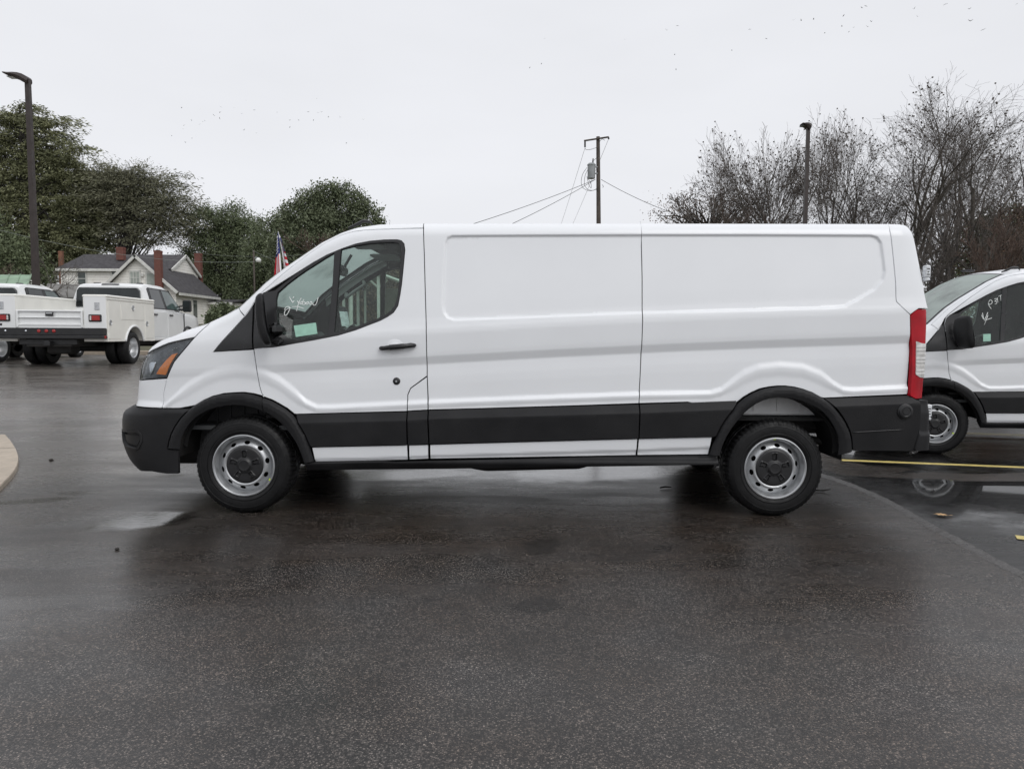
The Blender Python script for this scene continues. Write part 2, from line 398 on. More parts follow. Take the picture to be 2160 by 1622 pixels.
# the older parking lot to the right, beyond a rough joint
JOINT = [G(x, y) for x, y in ((1700, 992), (1745, 1006), (1790, 1021), (1850, 1046), (1910, 1078), (1960, 1108), (2020, 1139), (2090, 1178), (2160, 1212), (2260, 1262), (2420, 1330))]
jc = catmull([(p[0], p[1]) for p in JOINT], 10)
rng = np.random.default_rng(3)
lot_poly = [(1.0, 23.4), (2.6, 9.0), (2.55, 7.6)] + [tuple(p) for p in jc] + [(12, jc[-1][1]), (29, 4.0), (29, 23.4)]
def flat_poly_sheet(name, poly, off, m, step=None, kind='structure'):
    v = [(p[0], p[1]) for p in poly]
    if step:
        v = [tuple(p) for p in resample(v, step, True)]
    n = len(v); pts = [Vector(p) for p in v]
    a = np.array(v); gx, gy = np.meshgrid(np.arange(a[:, 0].min(), a[:, 0].max(), 1.0), np.arange(a[:, 1].min(), a[:, 1].max(), 1.0))
    q = np.stack([gx.ravel(), gy.ravel()], 1); q = q[inside(q, a)]
    if len(q): q = q[dist_poly(q, a) > 0.3]
    pts += [Vector(p) for p in q]
    ov, oe, of, *_ = delaunay_2d_cdt(pts, [(i, (i + 1) % n) for i in range(n)], [], 0, 1e-6)
    ov = np.array([(p.x, p.y) for p in ov]); cen = np.array([ov[list(f)].mean(0) for f in of]); ok = inside(cen, a)
    fs = [f for f, k in zip(of, ok) if k]
    vv = np.column_stack([ov, gz(ov[:, 0], ov[:, 1]) + off])
    o = mesh_obj(name, vv, fs, m)
    return tag(o, kind=kind)
flat_poly_sheet('parking_lot', lot_poly, 0.004, M_LOT)
# raised ragged lip along the joint
jv = []; jf = []
d = np.gradient(jc, axis=0); d /= np.linalg.norm(d, axis=1)[:, None]; nn = np.stack([-d[:, 1], d[:, 0]], 1)
jd = resample(jc, 0.03); dd = np.gradient(jd, axis=0); dd /= np.linalg.norm(dd, axis=1)[:, None]; nn = np.stack([-dd[:, 1], dd[:, 0]], 1)
for i, p in enumerate(jd):
    w1, w2 = 0.015 + 0.015 * rng.random(), 0.015 + 0.02 * rng.random(); hgt = 0.010 + 0.008 * rng.random()
    for k, (o_, z_) in enumerate(((-w1 - .025, 0.0005), (-w1 * .4, hgt * .8), (w2 * .3, hgt), (w2, 0.004))):
        q = p + nn[i] * o_; jv.append((q[0], q[1], z_))
    if i:
        for k in range(3): a = (i - 1) * 4 + k; jf.append((a, a + 1, a + 5, a + 4))
M_JOINT = mat('crumbled asphalt edge', (0.060, 0.056, 0.053), 0.36, 0.4, 60, bmp=0.8, bscale=90, rvar=.15)
tag(mesh_obj('pavement_edge', jv, jf, M_JOINT, smooth=True), kind='structure')

M_YEL = mat('worn yellow paint', (0.62, 0.50, 0.17), 0.35, 0.16, 14, bmp=0.2, bscale=150)
def stripe(p, q, w, z=0.009):
    A, B = np.array(G(*p)), np.array(G(*q)); dr = B - A; dr /= np.linalg.norm(dr); n = np.array([-dr[1], dr[0], 0]) * w / 2
    off = np.array([0, 0, z]); mb = MB(); mb.quad(A - n + off, B - n + off, B + n + off, A + n + off); return mb
for k, (p, q, w) in enumerate((((1774, 972), (2400, 997), .10), ((2143, 1135), (2330, 1157), .10), ((2020, 915), (2400, 927), .24))):
    o = stripe(p, q, w).build('parking_line', M_YEL); tag(o, kind='structure')

# tan concrete apron that noses in from the left
isl = [G(x, y) for x, y in ((-160, 880), (-60, 893), (0, 916), (14, 927), (28, 945), (38, 966), (38, 986), (28, 1006), (10, 1026), (-6, 1040), (-60, 1075), (-220, 1130))]
ic = catmull([(p[0], p[1]) for p in isl], 8)
isl_poly = [tuple(p) for p in ic] + [(-9, ic[-1][1]), (-9, ic[0][1])]
mb = MB(); nI = len(isl_poly); a_ = np.array(isl_poly)
inn = a_ + (a_.mean(0) - a_) * 0.012
mb.add([(x, y, -0.02) for x, y in a_] + [(x, y, 0.035) for x, y in a_] + [(x, y, 0.045) for x, y in inn],
       [(i, (i + 1) % nI, nI + (i + 1) % nI, nI + i) for i in range(nI)] + [(nI + i, nI + (i + 1) % nI, 2 * nI + (i + 1) % nI, 2 * nI + i) for i in range(nI)] + [tuple(range(2 * nI, 3 * nI))])
isl_o = tag(mb.build('concrete_apron', M_CONC), kind='structure')
g1, g2 = G(-140, 951, .046), G(37, 944, .046)
mb = MB(); mb.quad((g1[0], g1[1] - .006, .048), (g2[0], g2[1] - .006, .048), (g2[0], g2[1] + .006, .048), (g1[0], g1[1] + .006, .048))
tag(mb.build('concrete_joint', mat('joint dirt', (.05, .045, .04), .9)), kind='structure')
# kerbs at the back left
def kerb(pts, w=.16, h=.14):
    c = resample(catmull(pts, 8), .4); t = np.gradient(c, axis=0); t /= np.linalg.norm(t, axis=1)[:, None]; n = np.stack([-t[:, 1], t[:, 0]], 1)
    v = []; f = []
    for i, p in enumerate(c):
        z = float(gz(*p))
        for o_, z_ in ((-w / 2, -.03), (-w / 2, h - .02), (-w / 2 + .02, h), (w / 2 - .02, h), (w / 2, h - .02), (w / 2, -.03)): q = p + n[i] * o_; v.append((q[0], q[1], z + z_))
        if i:
            for k in range(5): a = (i - 1) * 6 + k; f.append((a, a + 1, a + 7, a + 6))
    mb = MB(); mb.add(v, f); return mb
tag(kerb([(-28, 23.6), (-14, 23.6), (-2, 23.6), (10, 23.6), (29, 23.6)]).build('kerb', M_CONC, smooth=False), kind='structure')
tag(kerb([(-5.2, 19.5), (-6.6, 18.6), (-7.75, 17.3), (-7.95, 16.2), (-7.4, 15.4), (-6.2, 15.1), (-4.8, 15.4)], w=.3).build('kerb', M_CONC), kind='structure')
# ------------------------------------------------------------------ van: shape of the shell
# local frame: x along the van (nose at -x), y across (photo side at -y), z up
YC = 5.965
_plan = [(-2.91, 0), (-2.905, -.3), (-2.88, -.58), (-2.815, -.80), (-2.68, -.94), (-2.44, -1.01), (-2.0, -1.03), (-1.5, -1.03), (-1, -1.03), (-.5, -1.03), (0, -1.03), (.5, -1.03), (1, -1.03), (1.5, -1.03), (2, -1.03), (2.4, -1.03), (2.74, -1.028), (2.905, -1.012), (2.98, -.955), (3.01, -.8), (3.02, -.5), (3.025, 0)]
_pc = catmull(_plan, 120)
_ds = np.concatenate([[0], np.cumsum(np.hypot(*np.diff(_pc, axis=0).T))])
S_END = float(_ds[-1]); _ss = np.arange(0, S_END, .005)
PX_, PY_ = np.interp(_ss, _ds, _pc[:, 0]), np.interp(_ss, _ds, _pc[:, 1])
_ker = np.exp(-np.linspace(-2.2, 2.2, 41) ** 2); _ker /= _ker.sum()
def _sm(a): return np.convolve(np.pad(a, 20, mode='reflect', reflect_type='odd'), _ker, 'valid')
_tx, _ty = np.gradient(_sm(PX_)), np.gradient(_sm(PY_)); _tl = np.hypot(_tx, _ty); NX_, NY_ = _ty / _tl, -_tx / _tl
def plan(s):
    s = np.asarray(s, float)
    return np.interp(s, _ss, PX_), np.interp(s, _ss, PY_), np.interp(s, _ss, NX_), np.interp(s, _ss, NY_)
def shell(s, z, D):
    s = np.asarray(s, float); z = np.asarray(z, float)
    x, y, nx, ny = plan(s); d = D(s, z); l = np.hypot(nx, ny)
    return np.stack([x - nx / l * d, np.minimum(y - ny / l * d, 0.0), z + 0 * x], -1)

def pix2sz(px, py, D):
    d = ray(px, py); k = d / math.hypot(d[0], d[1]); t0 = -CAM[0]
    # the ray in the van frame
    o = np.array([CAM[0], CAM[1] - YC, CAM[2]])
    t = np.hypot(PX_ - o[0], PY_ - o[1])
    nx, ny = NX_, NY_
    for _ in range(3):
        z = o[2] + k[2] * t; dd = D(_ss, z)
        qx, qy = PX_ - nx * dd - o[0], PY_ - ny * dd - o[1]; t = qx * k[0] + qy * k[1]
    g = qx * k[1] - qy * k[0]
    sc = np.where(np.sign(g[:-1]) != np.sign(g[1:]))[0]
    if len(sc):
        i = sc[np.argmin(t[sc])]; f = g[i] / (g[i] - g[i + 1]); s = _ss[i] + f * .005; tt = t[i] + f * (t[i + 1] - t[i])
    else:
        # beyond the outline: nearest approach
        sel = np.argmin(np.abs(g) + (t > 7.2) * 10); s = _ss[sel]; tt = t[sel]
    return float(s), float(o[2] + k[2] * tt)

# outlines read from the photograph, in its pixels
LX = {
 'top': [(285, 752), (292, 746), (302, 738), (322, 727), (345, 716), (370, 707), (400, 694), (440, 683), (470, 668), (504, 650), (560, 597), (600, 566), (641, 538), (681, 511), (721, 491), (753, 480), (801, 473), (893, 471), (1351, 471), (1875, 472), (1905, 474)],
 'belt': [(340, 780), (440, 776), (585, 769), (760, 760), (897, 752), (1150, 738), (1420, 725), (1600, 718), (1848, 710), (1925, 707)],
 'ridge': [(345, 857), (372, 835), (400, 814), (432, 795), (464, 783), (496, 778), (530, 780), (560, 790), (590, 806), (620, 829), (645, 850), (668, 860), (700, 860), (780, 856), (900, 850), (1100, 842), (1352, 833), (1500, 830), (1522, 824), (1545, 808), (1570, 791), (1600, 779), (1645, 774), (1694, 778), (1731, 792), (1759, 811), (1779, 822), (1800, 824), (1916, 818), (1930, 817)],
 'mtop': [(342, 861), (625, 873), (859, 867.5), (905, 864.5), (1348, 852), (1552, 844), (1737, 839), (1916, 832)],
}
RECESS = [(953, 498), (1100, 497), (1351, 496), (1600, 496), (1838, 497), (1851, 501), (1859, 512), (1862, 531), (1867, 572), (1863, 590), (1845, 611), (1808, 633), (1784, 645), (1763, 649), (1600, 654), (1462, 657), (1355, 660), (1100, 670), (957, 675), (944, 670), (937, 660), (934, 648), (935, 600), (938, 545), (940, 512), (944, 503)]
D0 = lambda s, z: 0.05 + 0 * np.asarray(z, float)
def to_sz(pts, D): return np.array([pix2sz(x, y, D) for x, y in pts])
FW, RW = np.array(W(514, 986, 4.965)), np.array(W(1635.5, 990, 4.965))   # wheel centres
WHEEL_F, WHEEL_R = (FW[0], FW[2]), (RW[0], RW[2])
S_CORNER = float(np.interp(-2.45, PX_[(PY_ < -.9) & (PX_ < 0)], _ss[(PY_ < -.9) & (PX_ < 0)]))
_sc = {}
def s_at_x(x):
    if x not in _sc: _sc[x] = _s_at_x(x)
    return _sc[x]
def _s_at_x(x):
    k = (np.arange(len(_ss)) > np.argmin(np.abs(PX_ + 2.6) + (PY_ > -.5) * 9)) & (PX_ < 2.85)
    return float(np.interp(x, PX_[k], _ss[k]))
S_REAR = s_at_x(2.82)
def soft_lin(xs, ys, sig):
    """straight facets with slightly eased creases"""
    t = np.arange(xs[0] - .1, xs[-1] + .1, .001); y = np.interp(t, xs, ys); k = np.exp(-.5 * (np.arange(-20, 21) * .001 / sig) ** 2); k /= k.sum()
    y = np.convolve(np.pad(y, 20, mode='edge'), k, 'valid'); return lambda q: np.interp(q, t, y)
_fq = soft_lin([-.45, -.30, -.20, -.145, -.10, -.056, 0, .03, .16, .19, .215, .27, .35, .5, .8, 1.05],
               [.0525, .0525, .0530, .0545, .0575, .0600, .0415, .0395, .0375, .0405, .0465, .0565, .066, .086, .128, .165], .0045)
_fn = pchip([.10, .2, .25, .30, .38, .5, .62, .70, .74, .80, .90, 1.0, 1.08, 1.16, 1.3, 2.2], [.45, .26, .14, .07, .015, -.015, -.015, .0, .06, .075, .085, .105, .135, .19, .45, 1.4])
_fr = pchip([.2, .9, 1.2, 1.5, 1.7, 1.9, 2.0, 2.2], [.0, .0, .005, .022, .043, .085, .125, .23])
LV = {}
def build_levels(D):
    for k, v in LX.items():
        a = to_sz(v, D); o = np.argsort(a[:, 0]); a = a[o]; LV[k] = a
    LV['recess'] = to_sz(RECESS, D)
def lev(k, s): return np.interp(s, LV[k][:, 0], LV[k][:, 1])
def ztop(s):
    """upper border of the shell: hood edge, pillar, roof rail, then the rear header"""
    z = np.interp(s, LV['top'][:, 0], LV['top'][:, 1])
    zh = LV['top'][0, 1]; s0 = LV['top'][0, 0]
    return np.where(np.asarray(s) < s0, zh - .02 * (1 - np.asarray(s) / s0) ** 2, z)
def nose_w(s): return 1 - sstep(S_CORNER - .55, S_CORNER + .12, s)
def D_body(s, z):
    s = np.asarray(s, float); z = np.asarray(z, float); s, z = np.broadcast_arrays(s, z)
    q = z - lev('belt', s); d = _fq(q)
    fw = 1 - sstep(s_at_x(-2.05), s_at_x(-1.2), s)
    # the belt crease dies out over the front wing; the cab narrows a little towards the screen
    d = d * (1 - fw * .75 * sstep(-.2, 0, q) * sstep(.3, .12, q)) + fw * .75 * .043 * sstep(-.2, 0, q) * sstep(.3, .12, q)
    d = d + .07 * sstep(s_at_x(-1.0), s_at_x(-2.1), s) * sstep(.10, .6, q)
    # lower ledge with its wheel-arch humps
    zr = lev('ridge', s); hump = sstep(.05, .16, zr - lev('mtop', s)); h = (z - zr) / (1 + .9 * hump)
    dl = .034 + .005 * sstep(-.010, -.04, h) * sstep(-.13, -.03, h)
    dl = dl + .0065 * hump; k = sstep(.026, -.004, h); d = d * (1 - k) + dl * k
    d = d + .015 * sstep(.0, -.05, z - lev('mtop', s)) 
    # stamped recess in the load-bay side
    f = (s > s_at_x(-.7)) & (s < S_REAR) & (z > 1.25)
    if np.any(f):
        pts = np.stack([s[f], z[f]], 1); dd = dist_poly(pts, LV['recess']); ins = inside(pts, LV['recess'])
        sg = np.where(ins, -dd, dd); d = d.copy(); d[f] += .013 * sstep(.009, -.011, sg)
    # rounding into the roof / hood edge
    zt = ztop(s); Rr = .11 * sstep(s_at_x(-1.9), s_at_x(-.8), s) + .075 * (1 - sstep(s_at_x(-1.9), s_at_x(-.8), s))
    hh = np.clip(zt - z, .004, None) + .010; u = np.clip(Rr - hh, 0, None); d = d + (Rr - np.sqrt(np.clip(Rr * Rr - u * u, 0, None)))
    # nose and tail slopes
    nw = nose_w(s); d = d * (1 - nw) + nw * (_fn(z) + .25 * (Rr - np.sqrt(np.clip(Rr * Rr - u * u, 0, None))))
    rw = sstep(S_REAR - .10, S_REAR + .25, s); d = d + rw * _fr(z)
    return d
build_levels(D0); build_levels(D_body)
D_now = D_body
def PZ(pts): return to_sz(pts, D_now)

def inset_poly(p, g):
    p = np.array(p, float); n = len(p); ar = 0.5 * np.sum(p[:, 0] * np.roll(p[:, 1], -1) - np.roll(p[:, 0], -1) * p[:, 1]); sgn = 1 if ar > 0 else -1
    a = p - np.roll(p, 1, 0); b = np.roll(p, -1, 0) - p
    na = np.stack([-a[:, 1], a[:, 0]], 1) * sgn; nb = np.stack([-b[:, 1], b[:, 0]], 1) * sgn
    na /= np.linalg.norm(na, axis=1)[:, None] + 1e-12; nb /= np.linalg.norm(nb, axis=1)[:, None] + 1e-12
    m = na + nb; l = np.sum(m * na, 1); m = m / np.clip(l, .45, None)[:, None]
    return p + m * g

def panel_geo(poly, D, holes=(), grid=.02, gap=.0035, rim=.014, extra=(), rimholes=True):
    """a curved sheet over one outline of the shell: verts, faces, normals (photo side)"""
    P = inset_poly(poly, gap) if gap else np.array(poly, float)
    B = resample(P, grid, True); loops = [B]
    for h in holes: loops.append(resample(inset_poly(h, -gap) if gap else np.array(h, float), grid, True))
    pts = []; edges = []
    for L in loops:
        b = len(pts); pts += [tuple(p) for p in L]; edges += [(b + i, b + (i + 1) % len(L)) for i in range(len(L))]
    lo, hi = B.min(0), B.max(0)
    gx, gy = np.meshgrid(np.arange(lo[0] + grid / 2, hi[0], grid), np.arange(lo[1] + grid / 2, hi[1], grid)); q = np.stack([gx.ravel(), gy.ravel()], 1)
    def ok(q, m):
        k = inside(q, B)
        for L in loops[1:]: k &= ~inside(q, L)
        q = q[k]
        for L in loops:
            if len(q): q = q[dist_poly(q, L) > m]
        return q
    q = ok(q, grid * .45)
    for e in extra:
        e = ok(resample(e, grid * .7), grid * .25)
        if len(e) and len(q):
            dmin = np.full(len(q), 9.0)
            for i in range(0, len(q), 20000):
                pass
            dmin = np.array([1.0]) if not len(e) else None
            keep = np.ones(len(q), bool)
            for i in range(len(e)):
                if i % 1 == 0: keep &= (np.abs(q[:, 0] - e[i, 0]) + np.abs(q[:, 1] - e[i, 1])) > grid * .35
            q = q[keep]
        pts += [tuple(p) for p in e]
    pts += [tuple(p) for p in q]
    ov, oe, of, *_ = delaunay_2d_cdt([Vector(p) for p in pts], edges, [], 0, 1e-7)
    ov = np.array([(p.x, p.y) for p in ov]); F = np.array([list(f)[:3] for f in of], int); cen = ov[F].mean(1)
    k = inside(cen, B)
    for L in loops[1:]: k &= ~inside(cen, L)
    F = F[k]; s, z = ov[:, 0], ov[:, 1]
    V = shell(s, z, D); e = .0025
    ts = shell(s + e, z, D) - shell(s - e, z, D); tz = shell(s, z + e, D) - shell(s, z - e, D)
    nrm = np.cross(ts, tz); nrm /= np.linalg.norm(nrm, axis=1)[:, None] + 1e-12
    xx, yy, nx, ny = plan(s); flip = (nrm[:, 0] * nx + nrm[:, 1] * ny) < 0; nrm[flip] *= -1
    a, b, c = V[F[:, 0]], V[F[:, 1]], V[F[:, 2]]; fn = np.cross(b - a, c - a); bad = np.sum(fn * nrm[F[:, 0]], 1) < 0; F[bad] = F[bad][:, ::-1]
    verts = list(V); norms = list(nrm); faces = [tuple(f) for f in F]
    if rim:
        for li, L in enumerate(loops):
            Vl = shell(L[:, 0], L[:, 1], D); ts = shell(L[:, 0] + e, L[:, 1], D) - shell(L[:, 0] - e, L[:, 1], D); tz = shell(L[:, 0], L[:, 1] + e, D) - shell(L[:, 0], L[:, 1] - e, D)
            nr = np.cross(ts, tz); nr /= np.linalg.norm(nr, axis=1)[:, None] + 1e-12; xx, yy, nx, ny = plan(L[:, 0]); fl = (nr[:, 0] * nx + nr[:, 1] * ny) < 0; nr[fl] *= -1
            cen_ = Vl.mean(0); b0 = len(verts); n = len(L); tg = np.roll(Vl, -1, 0) - np.roll(Vl, 1, 0); outw = np.cross(tg, nr); outw /= np.linalg.norm(outw, axis=1)[:, None] + 1e-12
            if np.sum(outw * (Vl - cen_)) < 0: outw = -outw
            if li > 0: outw = -outw
            mix = outw * .8 + nr * .6; mix /= np.linalg.norm(mix, axis=1)[:, None]
            verts += list(Vl) + list(Vl - nr * rim); norms += list(mix) + list(outw)
            for i in range(n):
                j = (i + 1) % n; f = (b0 + i, b0 + j, b0 + n + j, b0 + n + i); va, vb, vc = Vl[i], Vl[j], Vl[j] - nr[j] * rim
                if np.dot(np.cross(vb - va, vc - va), outw[i]) < 0: f = f[::-1]
                faces.append(f)
    return np.array(verts), faces, np.array(norms)
def join_geo(gs):
    V = []; Fa = []; Nn = []
    for v, f, n in gs:
        b = sum(len(x) for x in V); V.append(v); Nn.append(n); Fa += [tuple(i + b for i in q) for q in f]
    return np.vstack(V), Fa, np.vstack(Nn)
def mirror_geo(g):
    v, f, n = g; k = np.array([1, -1, 1.0]); return v * k, [q[::-1] for q in f], n * k
def put(name, geo, m, parent, mode='pair'):
    """mode pair: one object on each side; both: one object over both sides; near: photo side only"""
    if mode == 'both': return mesh_obj(name, *join_geo([geo, mirror_geo(geo)])[:2], m, parent, normals=join_geo([geo, mirror_geo(geo)])[2])
    o = mesh_obj(name, geo[0], geo[1], m, parent, normals=geo[2])
    if mode == 'pair':
        g = mirror_geo(geo); o2 = mesh_obj(name, g[0], g[1], m, parent, normals=g[2]); return o, o2
    return o
def zs(pts_s, z): return [(s, z) for s in pts_s]
# ------------------------------------------------------------------ van: materials
M_WHITE, _nt, _b = new_mat('white van paint')
_v = coords(_nt)
_nt.links.new(ramp(_nt, noise(_nt, _v, 2.5, 4), [(.3, (.765, .78, .80)), (.7, (.79, .805, .825))]), _b.inputs['Base Color'])
_b.inputs['Roughness'].default_value = .36; _b.inputs['Coat Weight'].default_value = .55; _b.inputs['Coat Roughness'].default_value = .10
_vo = N(_nt, 'TexVoronoi'); _vo.inputs['Scale'].default_value = 95; _nt.links.new(_v, _vo.inputs['Vector'])
_dr = mth(_nt, 'MULTIPLY', maprange(_nt, _vo.outputs['Distance'], .08, .26, 1, 0), maprange(_nt, noise(_nt, _v, 3.2, 5), .5, .66, 0, 1))
bump(_nt, _b, _dr, .18, .0022)   # rain beads
M_BLACK, _nt, _b = new_mat('grained black plastic')
_v = coords(_nt); _b.inputs['Base Color'].default_value = (.013, .013, .014, 1); _b.inputs['Specular IOR Level'].default_value = .22
_vo = N(_nt, 'TexVoronoi'); _vo.inputs['Scale'].default_value = 120; _nt.links.new(_v, _vo.inputs['Vector'])
_dr = mth(_nt, 'MULTIPLY', maprange(_nt, _vo.outputs['Distance'], .10, .32, 1, 0), maprange(_nt, noise(_nt, _v, 5.0, 5), .42, .60, 0, 1))
_gr = noise(_nt, _v, 520, 2)
_nt.links.new(ramp(_nt, noise(_nt, _v, 4, 5), [(.3, (.010, .010, .011)), (.7, (.018, .018, .019))]), _b.inputs['Base Color'])
_nt.links.new(maprange(_nt, _dr, 0, 1, .50, .14), _b.inputs['Roughness'])
bump(_nt, _b, mth(_nt, 'ADD', mth(_nt, 'MULTIPLY', _dr, 1.0), mth(_nt, 'MULTIPLY', _gr, .12)), .5, .0028)
M_TRIM = mat('satin black trim', (.012, .012, .013), .32, .15, 8, rvar=.08)
M_VOID = mat('dark cavity', (.006, .006, .006), .9, .2, 4)
M_UNDER = mat('dirty underbody', (.02, .019, .018), .7, .4, 7, bmp=.3, bscale=30)
M_GALV = mat('bare primed metal', (.72, .72, .72), .5, .15, 5)
M_TYRE = mat('wet tyre rubber', (.0085, .0085, .009), .5, .4, 12, bmp=.5, bscale=140, rvar=.16, spec=.25)
M_RIM = mat('silver steel wheel', (.45, .46, .47), .34, .06, 8, metallic=.75, rvar=.06)
M_HUB = mat('black hub plastic', (.011, .011, .012), .36, .2, 20, rvar=.08)
M_GLASS = glass_mat('side glass', (.66, .78, .73), drops=.14, haze=.10)
M_SCREEN = glass_mat('windscreen glass', (.62, .76, .71), ior=1.85, drops=.4, haze=1.9)
M_LENS = glass_mat('lamp lens', (.88, .9, .92), drops=.35, haze=.12)
M_INT = mat('grey cabin plastic', (.055, .058, .060), .6, .12, 10, bmp=.1, bscale=300)
M_INTL = mat('light cabin trim', (.55, .56, .54), .65, .08, 10)
M_HEAD = mat('dark headliner', (.022, .021, .02), .95, .2, 20)
M_SEAT = mat('dark seat cloth', (.03, .03, .033), .9, .25, 40, bmp=.3, bscale=300)
M_AMBER = mat('amber lens', (.72, .20, .025), .22, .10, 40, coat=.8)
M_RED = mat('red lens', (.36, .002, .010), .25, .22, 9, coat=.08, spec=.2)
M_CLEAR = mat('ribbed clear lens', (.55, .54, .52), .18, .22, 22, coat=1.0)
M_CHROME = mat('lamp reflector', (.55, .57, .6), .18, .3, 30, metallic=1.0)
M_LAMPIN = mat('lamp housing', (.085, .09, .10), .3, .45, 22, metallic=.4)
M_STICK = mat('mint paper label', (.30, .52, .42), .6, .10, 30)
M_CHALK = mat('white marker', (.85, .88, .86), .8, .05, 20)
M_YTAG = mat('lime paint dab', (.55, .70, .05), .5, .1, 20)
M_TAG = mat('printed white tag', (.70, .72, .74), .45, .3, 55)
M_SHADE = mat('printed screen band', (.02, .02, .022), .5)

VAN = thing('cargo_van', 'long low-roof white cargo van parked broadside across the wet asphalt in front of all else', 'van', (0, YC, 0), 0, 'white cargo vans')

# ------------------------------------------------------------------ outlines (photo pixels)
ARCH_F_OUT = [(360, 943), (363, 930), (368, 913), (376, 897), (388, 880), (400, 866), (412, 855), (430, 844), (448, 836), (472, 830), (496, 828), (515, 827.5), (535, 830), (557, 837), (574, 843), (589, 851), (606, 861), (621, 873), (632, 886), (641, 901), (650, 918), (657, 937), (662, 954), (667, 971)]
ARCH_F_IN = [(390, 945), (393, 925), (400, 907), (409, 893), (420, 881), (433, 871), (448, 863), (464, 858), (480, 855), (500, 853), (520, 854.5), (540, 859), (561, 866), (578, 875), (593, 886), (608, 900), (621, 917), (630, 930), (637, 945), (642, 958), (647, 974)]
ARCH_R_OUT = [(1491, 958), (1497, 940), (1507, 918), (1516, 898), (1527, 880), (1538, 865), (1552, 850), (1567, 838), (1584, 828), (1602, 820), (1621, 816), (1639, 814), (1657, 814), (1676, 816.5), (1694, 821), (1713, 828), (1731, 838), (1746, 849), (1759, 862), (1770, 876), (1779, 891), (1786, 906), (1790, 920), (1792, 935), (1793, 949)]
ARCH_R_IN = [(1513, 958), (1518, 938), (1527, 918), (1537, 902), (1548, 887), (1560, 873), (1572, 862), (1588, 851), (1604, 844), (1618, 840), (1633, 838), (1650, 837.5), (1666, 840), (1683, 844), (1698, 850), (1714, 858), (1727, 868), (1738, 880), (1747, 893), (1754, 906), (1759, 920), (1761, 940), (1759, 959)]
WIN_OUT = [(577, 732), (600, 728), (621, 724), (667, 716), (713, 707), (750, 696), (781, 684), (802, 676), (817, 668), (830, 659), (839, 645), (843, 625), (847, 600), (851, 560), (854, 528), (852, 514), (846, 508), (837, 506), (810, 506.5), (781, 509), (750, 515), (721, 525), (690, 538), (661, 554), (641, 567), (621, 581), (600, 597), (580, 613), (556, 617), (545, 628), (538, 645), (535.5, 690), (535.5, 736), (556, 734)]
PANE_Q = [(582, 632), (586, 617), (604, 601), (625, 585), (645, 571), (665, 558.5), (686, 545), (705, 534), (702, 590), (697, 650), (692, 705), (660, 712), (626, 718), (610, 714), (596, 705), (584, 690)]
PANE_M = [(719.5, 527), (750, 519), (781, 514), (810, 512), (833, 511.5), (842, 514), (846, 522), (846, 532), (844, 566), (841, 600), (838, 628), (833, 643), (825, 655), (813, 663.5), (796, 672), (777, 679), (755, 688), (733, 695), (705, 702), (709, 660), (714, 590)]
HL = [(290, 803), (298, 760), (302, 752), (311, 746), (332, 734), (355, 724), (385, 717), (411, 711.5), (396, 729), (379, 749), (367, 764), (359, 781), (352, 797)]
TAIL = [(1921, 665), (1930, 657), (1938, 652)]      # the lamp runs on round the corner
GAP_DOOR_TOP = [(553, 616), (585, 588), (621, 558.5), (657, 532), (689, 511), (713, 499), (729, 493), (745, 489), (768, 486), (793, 484.5), (840, 483), (893, 482)]
GAP_B = [(893.5, 482), (895, 540), (897, 616), (899, 690), (900, 750), (901, 793)]
GAP_S = [(1351, 466), (1353, 520), (1354.5, 583), (1355.5, 663), (1353.5, 733), (1350, 800), (1348, 851)]
SEAM_R = [(1873, 470), (1877, 488), (1881, 511), (1885, 550), (1889, 592), (1890, 625), (1891, 636), (1905, 650), (1920, 663.5)]
GAP_DF = [(535.5, 737), (539, 765), (547, 813), (552, 830), (557, 837)]

def T_between(x0, x1, step=10):
    a, b = PZ([(x0, 480), (x1, 480)]) if False else (None, None)
def top_run(sa, sb, n=None, dz=0.0004):
    n = n or max(3, int(abs(sb - sa) / .02)); s = np.linspace(sa, sb, n); return np.stack([s, ztop(s) - dz], 1)
def sx_(px, py): return float(PZ([(px, py)])[0, 0])
def cat(*a): return np.vstack([np.atleast_2d(np.array(x, float)) for x in a])
Z_BT = float(PZ([(342, 861)])[0, 1])      # bumper top
EXTRA = []
for k, offs in (('belt', (-.145, -.11, -.085, -.070, -.063, -.056, -.049, -.042, -.03, -.015, -.008, -.003, .003, .008, .016, .03, .16, .2, .235, .27)), ('ridge', (.045, .036, .024, .012, .002, -.01, -.03, -.05))):
    for o in offs: e = LV[k].copy(); e[:, 1] += o; EXTRA.append(resample(e, .03))
for o in (-.009, -.005, 0, .005, .009): EXTRA.append(inset_poly(LV['recess'], o))
for o in (.006, .012, .022, .036, .055): _s = np.linspace(s_at_x(-2.2), S_END - .05, 300); EXTRA.append(np.stack([_s, ztop(_s) - o], 1))

# hood sides and nose
s_ht = sx_(478, 662); Ztop0 = float(ztop(0.0))
hl_top = PZ([(411, 711.5), (385, 717), (355, 724), (332, 734), (311, 746), (302, 752), (298, 760)])
hood_poly = cat(top_run(0, s_ht), PZ([(444, 681)]), hl_top, [(hl_top[-1, 0] - .05, hl_top[-1, 1] - .004), (.35, Ztop0 - .085), (0, Ztop0 - .085)])
g_hood = panel_geo(hood_poly, D_now, extra=EXTRA)
wing = cat(PZ([(444, 681)]), top_run(s_ht, sx_(504, 651)), PZ([(516, 667), (529, 652), (450, 742), (535, 737), (539, 765), (547, 813), (552, 830), (557, 837)]), PZ(ARCH_F_OUT[6:14][::-1]), PZ([(380, 861), (342, 861), (345, 830), (352, 798), (359, 781), (367, 764), (379, 749), (396, 729), (411, 711.5)]))
g_wing = panel_geo(wing, D_now, extra=EXTRA, grid=.015)
